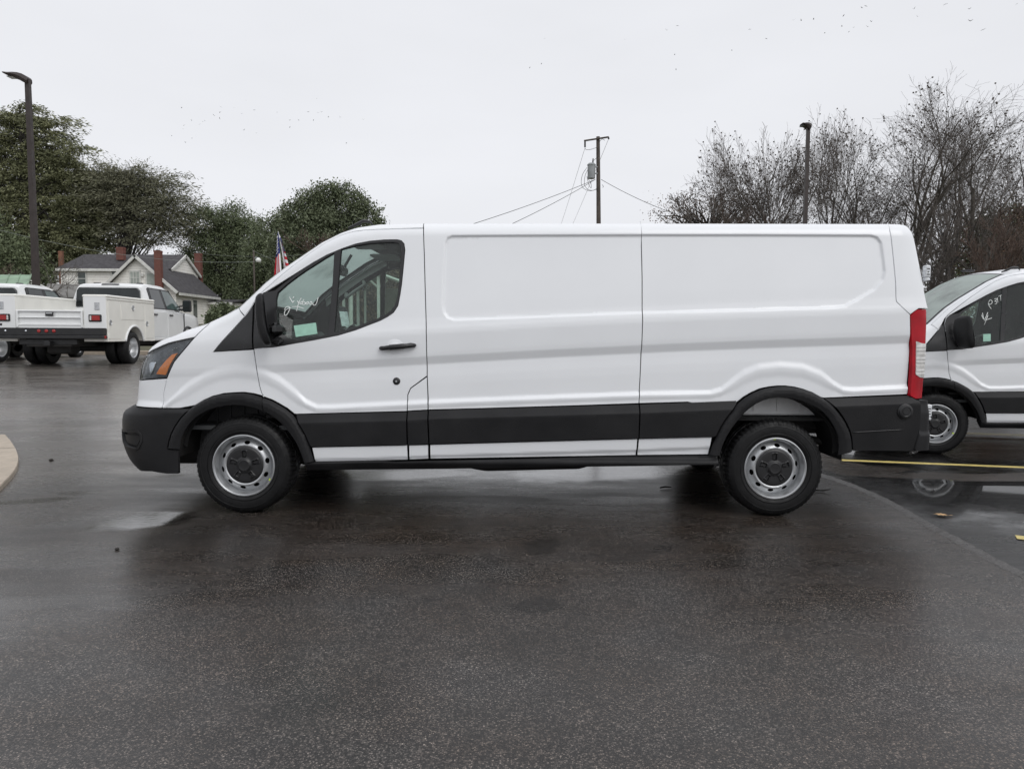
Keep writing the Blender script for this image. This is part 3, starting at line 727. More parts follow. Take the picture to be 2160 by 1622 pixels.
fascia = cat([(0, Ztop0 - .085), (.35, Ztop0 - .085), (hl_top[-1, 0] - .05, hl_top[-1, 1] - .004)], PZ([(298, 760), (290, 803), (352, 798), (345, 830), (342, 861)]), [(.6, Z_BT), (0, Z_BT)])
g_fascia = panel_geo(fascia, D_now)
s_pb = sx_(893, 476)
pillar = cat(top_run(sx_(504, 651), s_pb), PZ([(893, 481)]), PZ(GAP_DOOR_TOP[::-1][1:]), PZ([(540, 630), (529, 650), (516, 667)]))
g_pillar = panel_geo(pillar, D_now, extra=EXTRA, grid=.016)
flap = PZ([(901, 794), (866, 819), (860, 833), (859, 867), (903, 864.5)])
g_flap = panel_geo(flap, D_now, extra=EXTRA)
side_f = cat(top_run(s_pb, sx_(1351, 472)), PZ(GAP_S), PZ([(1200, 856), (1050, 860.5), (903, 864.5)]), PZ((GAP_B + [(903, 850)])[::-1]), PZ([(893, 475)]))
g_side_f = panel_geo(side_f, D_now, extra=EXTRA, grid=.015)
s_rs = sx_(1873, 471)
TAIL_S0 = PZ([(1918, 800)])[0, 0]
side_r = cat(top_run(sx_(1351, 472), s_rs), PZ(SEAM_R), PZ([(1918.5, 740), (1914, 832)]), PZ([(1830, 835.5), (1737, 839.5)]), PZ(ARCH_R_OUT[5:17][::-1]), PZ([(1450, 848)]), PZ(GAP_S[::-1]))
g_side_r = panel_geo(side_r, D_now, extra=EXTRA, grid=.015)
g_body = join_geo([g_wing, g_pillar, g_flap, g_side_f, g_side_r])
# white sills under the mouldings
D_sill = lambda s, z: .010 + .10 * np.clip(lev('mtop', s) - .245 - z, 0, .4) + .012 * sstep(.0, -.03, z - (lev('mtop', s) - .315))
sill_w = [PZ([(864, 937), (905, 936), (905, 967), (864, 969)]), PZ([(908, 936), (1343, 924), (1341, 959.5), (908, 967)]), PZ([(1345, 924), (1499, 920), (1493, 958), (1343, 959.5)])]
g_sills = [panel_geo(p, D_sill, grid=.014) for p in sill_w]
body = put('body_side', g_body, M_WHITE, VAN, 'pair')
for b_, f_ in zip(body, (lambda g: g, mirror_geo)): put('sill_panel', f_(join_geo(g_sills)), M_WHITE, b_, 'near')
put('hood', g_hood, M_WHITE, VAN, 'both')
put('front_fascia', g_fascia, M_WHITE, VAN, 'both')

# front doors
door_poly = cat(PZ(GAP_DOOR_TOP), PZ(GAP_B), PZ([(866, 819), (860, 833), (859, 867.5), (740, 870.5), (625, 873.5)]), PZ(ARCH_F_OUT[14:18][::-1]), PZ([(557, 837), (552, 830), (547, 813), (539, 765), (535.5, 737), (535, 690), (537, 645), (544, 626)]))
g_door = panel_geo(door_poly, D_now, holes=[PZ(WIN_OUT[:24] + [(556, 619), (547, 630), (541, 645), (538, 690), (538, 734)])], extra=EXTRA)
g_dsill = panel_geo(PZ([(661, 941.5), (861, 937), (862, 969), (667, 973)]), D_sill, grid=.014)
doors = put('front_door', join_geo([g_door, g_dsill]), M_WHITE, VAN, 'pair')
D_frame = lambda s, z: D_body(s, z) - .004
D_glass = lambda s, z: D_body(s, z) + .010
g_fr = panel_geo(PZ(WIN_OUT), D_frame, holes=[PZ(PANE_Q), PZ(PANE_M)], grid=.016, gap=.001, rim=.03)
g_q = panel_geo(inset_poly(PZ(PANE_Q), -.006), D_glass, gap=0, rim=0, grid=.03); g_m = panel_geo(inset_poly(PZ(PANE_M), -.006), D_glass, gap=0, rim=0, grid=.03)
M_SIDEW = []
panes = []
for d_, k in zip(doors, (0, 1)):
    f_ = (lambda g: g) if k == 0 else mirror_geo
    put('window_frame', f_(g_fr), M_TRIM, d_, 'near')
    for g_ in (g_q, g_m): panes.append(put('window', f_(g_), M_GLASS, d_, 'near'))

# black corner trim ahead of the door, cladding and bumpers
def strip_D(base, prof):
    """cladding section: prof maps the drop below its top edge to an offset"""
    xs, ys = zip(*prof); return lambda s, z: np.interp(lev('mtop', s) - z, xs, ys) + base
D_mould = strip_D(0, [(-.02, .036), (0, .033), (.010, .026), (.056, -.008), (.062, -.010), (.22, -.002), (.4, .01)])
D_tri = lambda s, z: D_body(s, z) - .006
put('corner_trim', panel_geo(PZ([(450, 742), (490, 698), (529, 652), (534, 646), (534, 736.5)]), D_tri, grid=.03), M_TRIM, VAN)
MEX = [np.column_stack([np.linspace(LV['mtop'][0, 0], LV['mtop'][-1, 0], 300), lev('mtop', np.linspace(LV['mtop'][0, 0], LV['mtop'][-1, 0], 300)) - o]) for o in (.010, .054, .0565, .063)]
mould = [panel_geo(PZ(p), D_mould, grid=.018, rim=.03, extra=MEX) for p in (
    [(625, 873), (859, 867.5), (861, 937), (661, 941)] + ARCH_F_OUT[18:22][::-1],
    [(860, 867), (903, 864.5), (906, 935.5), (862, 937)],
    [(904, 864.5), (1347.5, 852), (1345, 923.5), (907, 935)],
    [(1348.5, 852), (1552, 844)] + [(1552, 850), (1538, 865), (1527, 880), (1516, 898), (1507, 918)] + [(1500, 920.5), (1345.5, 924)],
    [(1737, 840), (1914, 833), (1926, 842), (1930.5, 843.5), (1931.5, 877), (1928, 910), (1919, 950), (1793, 949)] + ARCH_R_OUT[17:24][::-1])]
put('side_moulding', join_geo(mould[:4]), M_BLACK, VAN); put('rear_quarter_moulding', mould[4], M_BLACK, VAN)
AFO, ARO = PZ(ARCH_F_OUT), PZ(ARCH_R_OUT)
def arch_D(o):
    def f(s, z):
        s, z = np.broadcast_arrays(np.asarray(s, float), np.asarray(z, float)); d = dist_poly(np.stack([s.ravel(), z.ravel()], 1), o, False).reshape(s.shape)
        return np.minimum(.030, D_body(s, z)) * 0 + np.interp(d, [0, .008, .022, .05, .085, .12], [.020, -.004, -.019, -.022, -.014, .004])
    return f
arch1 = panel_geo(cat(AFO[:14], PZ(ARCH_F_IN)[:13][::-1]), arch_D(AFO), grid=.014, rim=.06)
arch2 = panel_geo(cat(AFO[13:], PZ(ARCH_F_IN)[12:][::-1]), arch_D(AFO), grid=.014, rim=.06)
arch3 = panel_geo(cat(ARO, PZ(ARCH_R_IN)[::-1]), arch_D(ARO), grid=.014, rim=.06)
for a_ in (join_geo([arch1, arch2]), arch3): put('wheel_arch_trim', a_, M_BLACK, VAN)
D_bump = lambda s, z: (lambda nw: D_body(s, z) * 0 + nw * (_fn(z) - .02) + (1 - nw) * (.0 + .02 * sstep(.72, Z_BT + .004, z)))(nose_w(s))
zc0 = .235
bump_poly = cat([(0, Z_BT - .003), (.6, Z_BT - .003)], PZ([(342, 861.5), (410, 861.5)]), PZ([(400, 866), (388, 880), (376, 897), (368, 913), (363, 930), (360, 946), (384, 947), (384, 996)]), PZ([(360, 996.5), (330, 992)]), [(S_CORNER - .4, .272), (.9, .262), (0, .258)])
fog = PZ([(263, 904), (300, 906), (308, 914), (310, 930), (303, 945), (296, 949), (276, 944), (268, 932)])
g_bump = panel_geo(bump_poly, D_bump, holes=[fog], grid=.022, rim=.03, gap=.001)
bumper = put('front_bumper', g_bump, M_BLACK, VAN, 'both')
D_fog = lambda s, z: D_bump(s, z) - .005
g_fog = panel_geo(fog, D_fog, holes=[inset_poly(fog, .016)], grid=.014, gap=0, rim=.045)
D_fog2 = lambda s, z: D_bump(s, z) + .026
g_fog2 = panel_geo(inset_poly(fog, .006), D_fog2, grid=.014, gap=0, rim=.01)
g_fog3 = panel_geo(inset_poly(fog, .036), lambda s, z: D_bump(s, z) + .012, grid=.014, gap=0, rim=.02)
put('fog_lamp_bezel', join_geo([g_fog, g_fog2, g_fog3]), M_BLACK, bumper, 'near'); put('fog_lamp_bezel', mirror_geo(join_geo([g_fog, g_fog2, g_fog3])), M_BLACK, bumper, 'near')
# grille between the lamps (faces away from the photo)
D_gr = lambda s, z: D_body(s, z) - .012
gb = []
for k in range(4):
    z0 = .80 + k * .062; gb.append(panel_geo(np.array([(0, z0), (.62, z0), (.62, z0 + .045), (0, z0 + .045)]), D_gr, grid=.03, gap=0, rim=.03))
put('grille', join_geo(gb), M_TRIM, VAN, 'both')
rb_s = float(PZ([(1919, 900)])[0, 0])
D_rb = lambda s, z: np.interp(z, [.33, .37, .44, .58, .592, .612, .74, .80], [.05, .02, -.004, -.012, -.012, .0, .0, .012]) + .018 * sstep(S_REAR - .02, S_REAR + .10, s)
zb_t, zb_b = float(PZ([(1935, 843)])[0, 1]), float(PZ([(1922, 950)])[0, 1])
rb = cat(PZ([(1931, 843)]), [(S_REAR + .30, zb_t - .01), (S_END, zb_t - .03), (S_END, zb_b + .03), (S_REAR + .30, zb_b)], PZ([(1920, 950), (1929, 910), (1932.5, 877)]))
put('rear_bumper', panel_geo(rb, D_rb, grid=.022, rim=.05), M_BLACK, VAN, 'both')
D_step = lambda s, z: np.interp(z, [.28, .35, .365, .385, .40, .42, .45], [.05, .005, -.015, -.018, -.012, .014, .016])
put('sill_step', panel_geo(PZ([(647, 974), (905, 967.5), (1341, 960), (1511, 958), (1511, 977), (1340, 980.5), (940, 988), (662, 991), (648, 991)]), D_step, grid=.02, rim=.12), M_BLACK, VAN)

# headlights and tail lamps
D_hl = lambda s, z: D_body(s, z) + .004
D_hli = lambda s, z: D_body(s, z) + .022
D_hlm = lambda s, z: D_body(s, z) + .012
hp = PZ(HL)
g_hi = panel_geo(hp, D_hli, grid=.02, rim=0, gap=.002); g_hl = panel_geo(hp, D_hl, grid=.02, rim=.01)
am = PZ([(327, 789), (347, 791), (351, 781), (355, 771), (361, 761), (367, 752), (372, 745), (361, 748), (350, 758), (342, 767), (334, 777)])
wh = PZ([(312, 768), (316, 764), (325, 764), (323, 772), (321, 777), (317, 786), (314, 790)])
hlrim = panel_geo(hp, lambda s, z: D_body(s, z) + .001, holes=[inset_poly(hp, .009)], grid=.02, rim=.01)
for k in (0, 1):
    f_ = (lambda g: g) if k == 0 else mirror_geo
    h = put('headlight', f_(g_hi), M_LAMPIN, VAN, 'near')
    put('lamp_rim', f_(hlrim), M_TRIM, h, 'near')
    put('turn_signal', f_(panel_geo(am, D_hlm, grid=.02, gap=0, rim=.008)), M_AMBER, h, 'near')
    put('reflector', f_(panel_geo(wh, D_hlm, grid=.02, gap=0, rim=.008)), M_CHROME, h, 'near')
    put('lens', f_(g_hl), M_LENS, h, 'near')
def D_tl(s, z):
    w = sstep(S_REAR - .06, S_REAR + .14, s); return np.interp(z, [.75, 1.05, 1.40], [.014, .030, .056]) * (1 - w) + np.interp(z, [.75, 1.40], [.084, .062]) * w - .012 + sstep(S_REAR - .10, S_REAR + .25, s) * _fr(z)
s_tl = float(PZ([(1938, 652)])[0, 0]); s_te = S_REAR + .36
zt_t, zt_b = float(PZ([(1938, 651)])[0, 1]), float(PZ([(1926, 841)])[0, 1])
tl = cat(PZ([(1921.5, 665), (1930, 657), (1938, 652)]), [(s_te, zt_t + .003), (s_te, zt_b - .005)], PZ([(1928, 841), (1921, 838), (1915, 834), (1917, 790), (1919, 735)]))
wl_ = cat(PZ([(1929, 720), (1940, 724)]), [(s_te - .01, float(PZ([(1950, 729)])[0, 1])), (s_te - .01, float(PZ([(1948, 800)])[0, 1]))], PZ([(1940, 796), (1927, 790)]))
for k in (0, 1):
    f_ = (lambda g: g) if k == 0 else mirror_geo
    t_ = put('tail_lamp', f_(panel_geo(tl, D_tl, grid=.02, gap=.003, rim=.03)), M_RED, VAN, 'near')
    put('reversing_lens', f_(panel_geo(wl_, lambda s, z: D_tl(s, z) - .003 - .0022 * np.abs(np.sin(z * 150)), grid=.012, gap=0, rim=.008)), M_CLEAR, t_, 'near')
# rear doors close the tail
zr_t = float(ztop(S_END))
rd = cat(top_run(s_rs, S_END, 60), [(S_END, zb_t - .03), (s_te, zb_t - .01), (s_te, zt_t)], PZ([(1938, 651), (1930, 656.5), (1920, 664)]), PZ(SEAM_R[::-1]))
g_rd = panel_geo(rd, D_now, extra=EXTRA)
rds = put('rear_door', g_rd, M_WHITE, VAN, 'pair')

# roof, bonnet top and windscreen: drawn across from one shell edge to the other
def top_loft():
    sA, sB = sx_(497, 652), sx_(735, 486)
    ss = np.unique(np.concatenate([np.linspace(0, sA, 90), np.linspace(sA, sB, 60), np.linspace(sB, S_REAR, 110), np.linspace(S_REAR, S_END, 50)]))
    ts = np.concatenate([np.linspace(0, .05, 6)[:-1], np.linspace(.05, .5, 22)]); ts = np.concatenate([ts, 1 - ts[::-1][1:]])
    E = shell(ss, ztop(ss) - .004, D_now)
    xs_ = E[:, 0]; cr = np.interp(ss, [0, .6, 1.2, S_CORNER, sA - .05, sA + .05, sB, s_at_x(-.8), S_REAR, S_REAR + .4, S_END], [.0, .025, .045, .05, .05, .05, .055, .055, .05, .02, .0])
    bl = np.interp(ss, [0, S_CORNER, sA, sB, s_at_x(-.6), S_END], [0, .03, .16, .13, .0, 0]) 
    V = []; 
    for i in range(len(ss)):
        for t in ts:
            u = abs(1 - 2 * t); edge = 1 - u ** 2.4
            V.append((E[i, 0] - bl[i] * (1 - u * u), E[i, 1] * (1 - 2 * t), E[i, 2] + cr[i] * edge))
    V = np.array(V).reshape(len(ss), len(ts), 3)
    dS = np.gradient(V, axis=0); dT = np.gradient(V, axis=1); nr = np.cross(dS, dT); nr[nr[:, :, 2] < 0] *= -1
    l = np.linalg.norm(nr, axis=2); nr = nr / (l[:, :, None] + 1e-12); nr[l < 1e-9] = (0, 0, 1)
    groups = {'hood_top': [], 'windscreen': [], 'roof': [], 'band': []}
    for i in range(len(ss) - 1):
        for j in range(len(ts) - 1):
            tm = (ts[j] + ts[j + 1]) / 2; u = abs(1 - 2 * tm); s = ss[i]
            k = 'hood_top' if s < sA else ('roof' if s >= sB or u > .93 else ('band' if (u > .895 or s < sA + .035 or s > sB - .035) else 'windscreen'))
            n0 = len(ts); groups[k].append((i * n0 + j, (i + 1) * n0 + j, (i + 1) * n0 + j + 1, i * n0 + j + 1))
    Vf, Nf = V.reshape(-1, 3), nr.reshape(-1, 3)
    # faces point up/out
    def emit(name, fs, m, parent=None, off=0.0):
        idx = sorted({i for f in fs for i in f}); mp_ = {a: b for b, a in enumerate(idx)}
        ff = []
        for f in fs:
            p = Vf[list(f)]; n_ = np.cross(p[1] - p[0], p[2] - p[0]) + np.cross(p[2] - p[0], p[3] - p[0])
            ff.append([mp_[i] for i in (f if np.dot(n_, Nf[f[0]]) > 0 else f[::-1])])
        return mesh_obj(name, Vf[idx] + Nf[idx] * off, ff, m, parent, normals=Nf[idx])
    rf = emit('roof', groups['roof'], M_WHITE, VAN); emit('headliner', groups['roof'], M_HEAD, rf, -.03)
    hd_ = emit('hood_panel', groups['hood_top'], M_WHITE, VAN); emit('hood_liner', groups['hood_top'], M_VOID, hd_, -.03)
    ws = emit('windscreen', groups['windscreen'], M_SCREEN, VAN); emit('screen_border', groups['band'], M_SHADE, ws)
    return E, ss
top_E, top_ss = top_loft()

# dark inner skin behind all the joints, open at the glass and the wheels
D_in = lambda s, z: D_body(s, z) + .035
skin = PZ([(352, 770), (420, 706), (480, 666), (530, 632), (570, 598), (640, 546), (700, 508), (760, 486), (820, 480), (1000, 478), (1870, 478)]).tolist() + [(S_END, zr_t - .06), (S_END, .62)] + PZ([(1920, 940), (1795, 945)] + ARCH_R_IN[::-1] + [(1511, 960), (664, 974)] + ARCH_F_IN[::-1] + [(362, 930), (350, 850)]).tolist()
put('inner_skin', panel_geo(np.array(skin), D_in, holes=[PZ(PANE_Q), PZ(PANE_M)], grid=.05, gap=0, rim=0), M_VOID, VAN, 'both')
# ------------------------------------------------------------------ van: wheels
def flat_region(outer, holes, grid, zf):
    """a flat ring with holes, raised by zf(radius): verts in the x-z plane, y from zf"""
    loops = [np.array(outer, float)] + [np.array(h, float) for h in holes]; pts = []; edges = []
    for L in loops:
        b = len(pts); pts += [tuple(p) for p in L]; edges += [(b + i, b + (i + 1) % len(L)) for i in range(len(L))]
    lo, hi = loops[0].min(0), loops[0].max(0); gx, gy = np.meshgrid(np.arange(lo[0], hi[0], grid), np.arange(lo[1], hi[1], grid)); q = np.stack([gx.ravel(), gy.ravel()], 1)
    def ok(c):
        k = inside(c, loops[0])
        for h in loops[1:]: k &= ~inside(c, h)
        return k
    q = q[ok(q)]
    for L in loops: q = q[dist_poly(q, L) > grid * .45]
    pts += [tuple(p) for p in q]
    ov, oe, of, *_ = delaunay_2d_cdt([Vector(p) for p in pts], edges, [], 0, 1e-7)
    ov = np.array([(p.x, p.y) for p in ov]); F = np.array([list(f)[:3] for f in of], int); F = F[ok(ov[F].mean(1))]
    return np.column_stack([ov[:, 0], zf(np.hypot(ov[:, 0], ov[:, 1])), ov[:, 1]]), [tuple(f) for f in F]
def circ(r, n, c=(0, 0), sq=1.0, rot=0.0):
    t = np.arange(n) * 2 * math.pi / n; x, y = r * np.cos(t), r * sq * np.sin(t)
    return np.stack([c[0] + x * math.cos(rot) - y * math.sin(rot), c[1] + x * math.sin(rot) + y * math.cos(rot)], 1)
RT = .348
def build_wheel(parent, loc, rot, flip=False, dab=None, hub=True, n=120, scale=1.0):
    """steel wheel with a tyre; outer face towards -y"""
    t = MB()
    face = pchip([.116, .128, .142, .158, .172, .184, .192], [.040, .030, .022, .030, .042, .052, .060])
    holes = [circ(.0205, 18, (.161 * math.cos(a), .161 * math.sin(a)), .60, a + math.pi / 2) for a in (np.arange(10) * 2 * math.pi / 10 + .2)]
    v, f = flat_region(circ(.190, 96), [circ(.112, 72)] + holes, .0075, lambda r: face(r))
    t.add(v, f)
    t.lathe([(.190, .0585), (.193, .050), (.194, .030), (.199, .022), (.203, .012), (.206, .006), (.208, .004), (.213, -.002), (.2195, .000), (.222, .008)], 96)
    rim = t.build('wheel', M_RIM, parent, smooth=True, angle=R(40)); rim.location = loc; rim.rotation_euler = (0, rot, math.pi if flip else 0)
    b = MB(); b.lathe([(.197, .062), (.196, .20), (.03, .21)], 48); b.lathe([(.145, .10), (.14, .20)], 40); b.lathe([(.145, .10), (.02, .10)], 40)
    b.build('brake_drum', M_VOID, rim, smooth=True, angle=R(40))
    # tyre: sidewall rings and a lugged tread
    sd = [(.219, .012), (.2245, .003), (.232, -.003), (.246, -.007), (.252, -.0045), (.254, -.008), (.278, -.010), (.296, -.007), (.298, -.009), (.306, -.006), (.318, .001), (.327, .008)]
    tv = MB(); tv.lathe(sd, n)
    sh = [(.327, .008), (.338, .018), (.3445, .032), (.347, .050), (.348, .085), (.341, .088), (.341, .098), (.348, .101), (.348, .134), (.341, .137), (.341, .147), (.348, .150), (.347, .185), (.3445, .203), (.338, .217), (.327, .227), (.29, .240), (.22, .225)]
    vs = []; fs = []; m = n * 2
    for i, (r, a) in enumerate(sh):
        for k in range(m):
            th = 2 * math.pi * k / m; block = (k % 4) in (0, 1, 2)
            rr = r if (block or i in (0, len(sh) - 1, len(sh) - 2) or 5 <= i <= 11) else r - (.0075 if i in (2, 3, 12, 13, 14) else .005)
            aa = a + (0.0035 if (not block and i in (1, 2)) else 0)
            off = (.012 if 4 <= i <= 11 else 0) * math.sin(k * math.pi / 4)
            vs.append((rr * math.cos(th), aa + off * .4, rr * math.sin(th)))
    for i in range(len(sh) - 1):
        for k in range(m): j = (k + 1) % m; fs.append((i * m + k, i * m + j, (i + 1) * m + j, (i + 1) * m + k))
    tv.add(vs, fs)
    # raised sidewall blocks
    for k in range(0, n, 2):
        a = 2 * math.pi * (k + .2) / n; a2 = a + 2 * math.pi * 1.1 / n
        P = lambda r, th, o: (r * math.cos(th), o, r * math.sin(th))
        tv.add([P(.312, a, -.006), P(.312, a2, -.006), P(.330, a2, .006), P(.330, a, .006), P(.312, a, .004), P(.312, a2, .004), P(.330, a2, .016), P(.330, a, .016)], [(0, 1, 2, 3), (0, 4, 5, 1), (1, 5, 6, 2), (2, 6, 7, 3), (3, 7, 4, 0)])
    tv.build('tyre', M_TYRE, rim, smooth=True, angle=R(38))
    if hub:
        nr, nt = 34, 180; rr = np.linspace(.002, .131, nr); th = np.arange(nt) * 2 * math.pi / nt
        Rr, Th = np.meshgrid(rr, th, indexing='ij'); h = np.interp(Rr, [0, .032, .036, .039, .043, .048, .060, .10, .122, .131], [.006, .006, .004, .006, .008, .016, .020, .020, .021, .027])
        dth = (Th - .31 + math.pi / 5) % (2 * math.pi / 5) - math.pi / 5; lat = np.abs(Rr * np.sin(dth)); ax = Rr * np.cos(dth)
        e = np.maximum(lat - (.0105 + .10 * (ax - .058)), np.maximum(.060 - ax, ax - .103))     # distance to a petal edge
        h = h - .0085 * np.exp(-(e / .0026) ** 2) + .006 * sstep(.0, -.004, e)
        vv = np.stack([Rr * np.cos(Th), h, Rr * np.sin(Th)], -1).reshape(-1, 3); ff = []
        for i in range(nr - 1):
            for k in range(nt): j = (k + 1) % nt; ff.append((i * nt + k, i * nt + j, (i + 1) * nt + j, (i + 1) * nt + k))
        ff.append(tuple(range(nt)))
        hb = MB(); hb.add(vv, ff); hb.build('hub_cap', M_HUB, rim, smooth=True, angle=R(50))
    if dab is not None:
        c, s_ = math.cos(dab), math.sin(dab); r0, r1, w = .2, .213, .008
        d_ = MB(); d_.add([(r0 * c - w * s_, -.0005 + .012, r0 * s_ + w * c), (r0 * c + w * s_, -.0005 + .012, r0 * s_ - w * c), (r1 * c + w * s_, -.0035, r1 * s_ - w * c), (r1 * c - w * s_, -.0035, r1 * s_ + w * c)], [(0, 1, 2, 3)])
        d_.build('paint_dab', M_YTAG, rim)
    return rim
yw = -1.003
for (wx, wz), dab in ((WHEEL_F, -.50), (WHEEL_R, 1.62)):
    wz = RT - .004
    build_wheel(VAN, (wx, yw, wz), 0.0, False, dab); build_wheel(VAN, (wx, -yw, wz), 0.0, True)

# ------------------------------------------------------------------ van: wells, floor, running gear
def well(wx, light):
    for sgn in (-1, 1):
        mb = MB(); r = .455; v = []; f = []
        for k in range(25):
            a = math.pi * k / 24
            for y in (-.985, -.60): v.append((wx + r * math.cos(a) * 1.02, sgn * -y * -1 if False else (y if sgn < 0 else -y), .40 + r * math.sin(a) * .98))
            if k: b = k * 2; f.append((b - 2, b - 1, b + 1, b))
        mb.add(v, f); mb.build('wheel_well', M_UNDER if not light else M_VOID, VAN, smooth=True)
well(WHEEL_F[0], False); well(WHEEL_R[0] + .01, True)
for sgn in (-1, 1):
    mb = MB(); mb.box((WHEEL_R[0], sgn * .79, .785), (.92, .03, .17), bev=.01)
    for k in range(4): mb.box((WHEEL_R[0] - .27 + k * .17, sgn * .807, .79), (.008, .012, .12))
    mb.build('inner_wheel_panel', M_GALV, VAN)
    mb = MB(); mb.box((.2, sgn * .56, .60), (5.0, .09, .12), bev=.01); mb.box((WHEEL_R[0] + .05, sgn * .62, .615), (.8, .06, .08), bev=.01)
    mb.tube([(WHEEL_R[0] - .75, sgn * .60, .52), (WHEEL_R[0] - .2, sgn * .60, .44), (WHEEL_R[0] + .2, sgn * .60, .44), (WHEEL_R[0] + .68, sgn * .60, .54)], .022, 6)
    mb.tube([(WHEEL_R[0] + .1, sgn * .57, .40), (WHEEL_R[0] + .25, sgn * .64, .72)], .025, 8)
    mb.build('chassis_rail', M_UNDER, VAN)
    mb = MB(); mb.box((WHEEL_F[0] - .10, sgn * .62, .62), (.95, .05, .42), bev=.02)
    for k in range(5): mb.box((WHEEL_F[0] - .42 + k * .10, sgn * .65, .70), (.012, .02, .22))
    mb.tube([(WHEEL_F[0] + .08, sgn * .70, .40), (WHEEL_F[0] + .11, sgn * .66, .90)], .035, 10)
    mb.build('inner_wing', mat('grey inner wing', (.045, .045, .048), .6, .2, 9), VAN)
mb = MB(); mb.tube([(WHEEL_R[0], -.8, .35), (WHEEL_R[0], .8, .35)], .06, 12); mb.lathe([(.02, -.17), (.12, -.12), (.16, 0), (.12, .12), (.02, .17)], 20, (WHEEL_R[0], .0, .35), 'y')
mb.tube([(WHEEL_F[0], -.85, .33), (WHEEL_F[0], .85, .33)], .045, 8); mb.tube([(WHEEL_R[0], 0, .36), (-1.0, 0, .42)], .04, 8)
mb.build('axles', M_UNDER, VAN, smooth=True)
mb = MB(); mb.box((-.05, 0, .49), (3.1, 1.0, .22), bev=.03); mb.box((-2.05, 0, .46), (1.3, 1.05, .40), bev=.05); mb.box((.9, -.72, .45), (.9, .32, .2), bev=.05); mb.box((2.35, 0, .64), (1.05, 1.0, .1), bev=.02)
mb.build('underbody', M_UNDER, VAN)
mb = MB(); mb.box((.55, 0, .685), (4.6, 1.86, .02)); mb.build('load_floor', M_VOID, VAN)
mb = MB(); mb.tube([(.9, .35, .40), (1.5, .42, .44), (2.2, -.42, .50), (2.45, -.80, .47)], .03, 10); mb.build('exhaust_pipe', M_UNDER, VAN, smooth=True)

# ------------------------------------------------------------------ van: cabin
mb = MB()
dash = [(-2.28, .80), (-2.30, 1.12), (-2.10, 1.20), (-1.78, 1.235), (-1.60, 1.22), (-1.50, 1.15), (-1.47, 1.02), (-1.58, .86), (-1.75, .74)]
mb.prism(dash, -.90, .90, 'y'); mb.box((-1.63, -.42, 1.255), (.26, .46, .07), bev=.03); mb.box((-1.50, .02, 1.02), (.12, .34, .44), bev=.03)
mb.build('dashboard', M_INT, VAN, angle=R(30))
mb = MB(); mb.prism([(-2.50, 1.05), (-2.46, 1.20), (-2.10, 1.375), (-2.0, 1.40), (-1.93, 1.385), (-2.05, 1.22), (-2.25, 1.05)], -.86, .86, 'y'); mb.build('cowl_panel', M_VOID, VAN)
def torus(c, r, rr, tilt, n=40, k=10):
    mb = MB(); ct, st = math.cos(tilt), math.sin(tilt); pts = []
    for i in range(n + 1):
        a = 2 * math.pi * i / n; u, w = r * math.cos(a), r * math.sin(a); pts.append((c[0] + u * st, c[1] + w, c[2] + u * ct))
    return mb.tube(pts, rr, k, caps=False)
mb = torus((-1.33, -.42, 1.16), .195, .017, R(28)); mb.tube([(-1.33, -.6, 1.16), (-1.33, -.24, 1.16)], .018, 8); mb.tube([(-1.33, -.42, 1.16), (-1.42, -.42, .98)], .018, 8); mb.tube([(-1.33, -.42, 1.16), (-1.62, -.42, 1.02)], .05, 10)
mb.build('steering_wheel', M_TRIM, VAN, smooth=True)
for sy in (-.46, .46):
    mb = MB(); mb.box((-.62, sy, .86), (.52, .52, .16), bev=.06); mb.box((-.42, sy, .74), (.4, .42, .10), bev=.02)
    seat = mb.build('seat', M_SEAT, VAN, angle=R(40))
    mb = MB(); mb.box((-.36, sy, 1.20), (.15, .50, .60), bev=.06, top=(.9, .86)); mb.build('backrest', M_SEAT, seat, angle=R(40))
    mb = MB(); mb.box((-.335, sy, 1.60), (.10, .26, .17), bev=.045); mb.tube([(-.34, sy - .06, 1.48), (-.34, sy - .06, 1.56)], .008, 6); mb.tube([(-.34, sy + .06, 1.48), (-.34, sy + .06, 1.56)], .008, 6); mb.build('headrest', M_SEAT, seat, angle=R(40))
mb = MB(); mb.box((-1.35, 0, .60), (1.9, 1.8, .03)); mb.build('cab_floor', M_INT, VAN)
D_ptrim = lambda s, z: D_body(s, z) + .075
ptr = PZ([(556, 606), (604, 568), (645, 541), (684, 514), (722, 497), (728, 510), (700, 526), (661, 549), (625, 575), (581, 608), (556, 626)])
put('pillar_trim', panel_geo(ptr, D_ptrim, grid=.03, gap=0, rim=.02), M_INTL, VAN)
D_rail = lambda s, z: D_body(s, z) + .07
rl = PZ([(728, 492), (800, 483), (893, 480), (893, 514), (860, 506), (837, 503), (810, 503), (781, 505), (750, 511), (730, 517)])
put('rail_trim', panel_geo(rl, D_rail, grid=.03, gap=0, rim=.02), M_HEAD, VAN)
hp_ = [shell(s, z, lambda s, z: D_body(s, z) + o) for (s, z), o in zip(PZ([(612, 590), (616, 600), (640, 584), (664, 566), (660, 556)]), (.08, .13, .15, .13, .08))]
for sgn in (-1,):
    mb = MB(); mb.tube([(p[0], p[1] * sgn, p[2]) for p in catmull(hp_, 6)], .016, 8); mb.build('grab_handle', M_INTL, VAN, smooth=True)
mb = MB(); mb.box((-1.42, 0, 1.80), (.05, .26, .08), bev=.02); mb.tube([(-1.40, 0, 1.83), (-1.34, 0, 1.93)], .012, 6); mb.build('cabin_mirror', M_TRIM, VAN)
for sy in (-.45, .45):
    mb = MB(); mb.box((-1.12, sy, 1.955), (.24, .42, .02), bev=.008); mb.build('sun_visor', M_INTL, VAN)

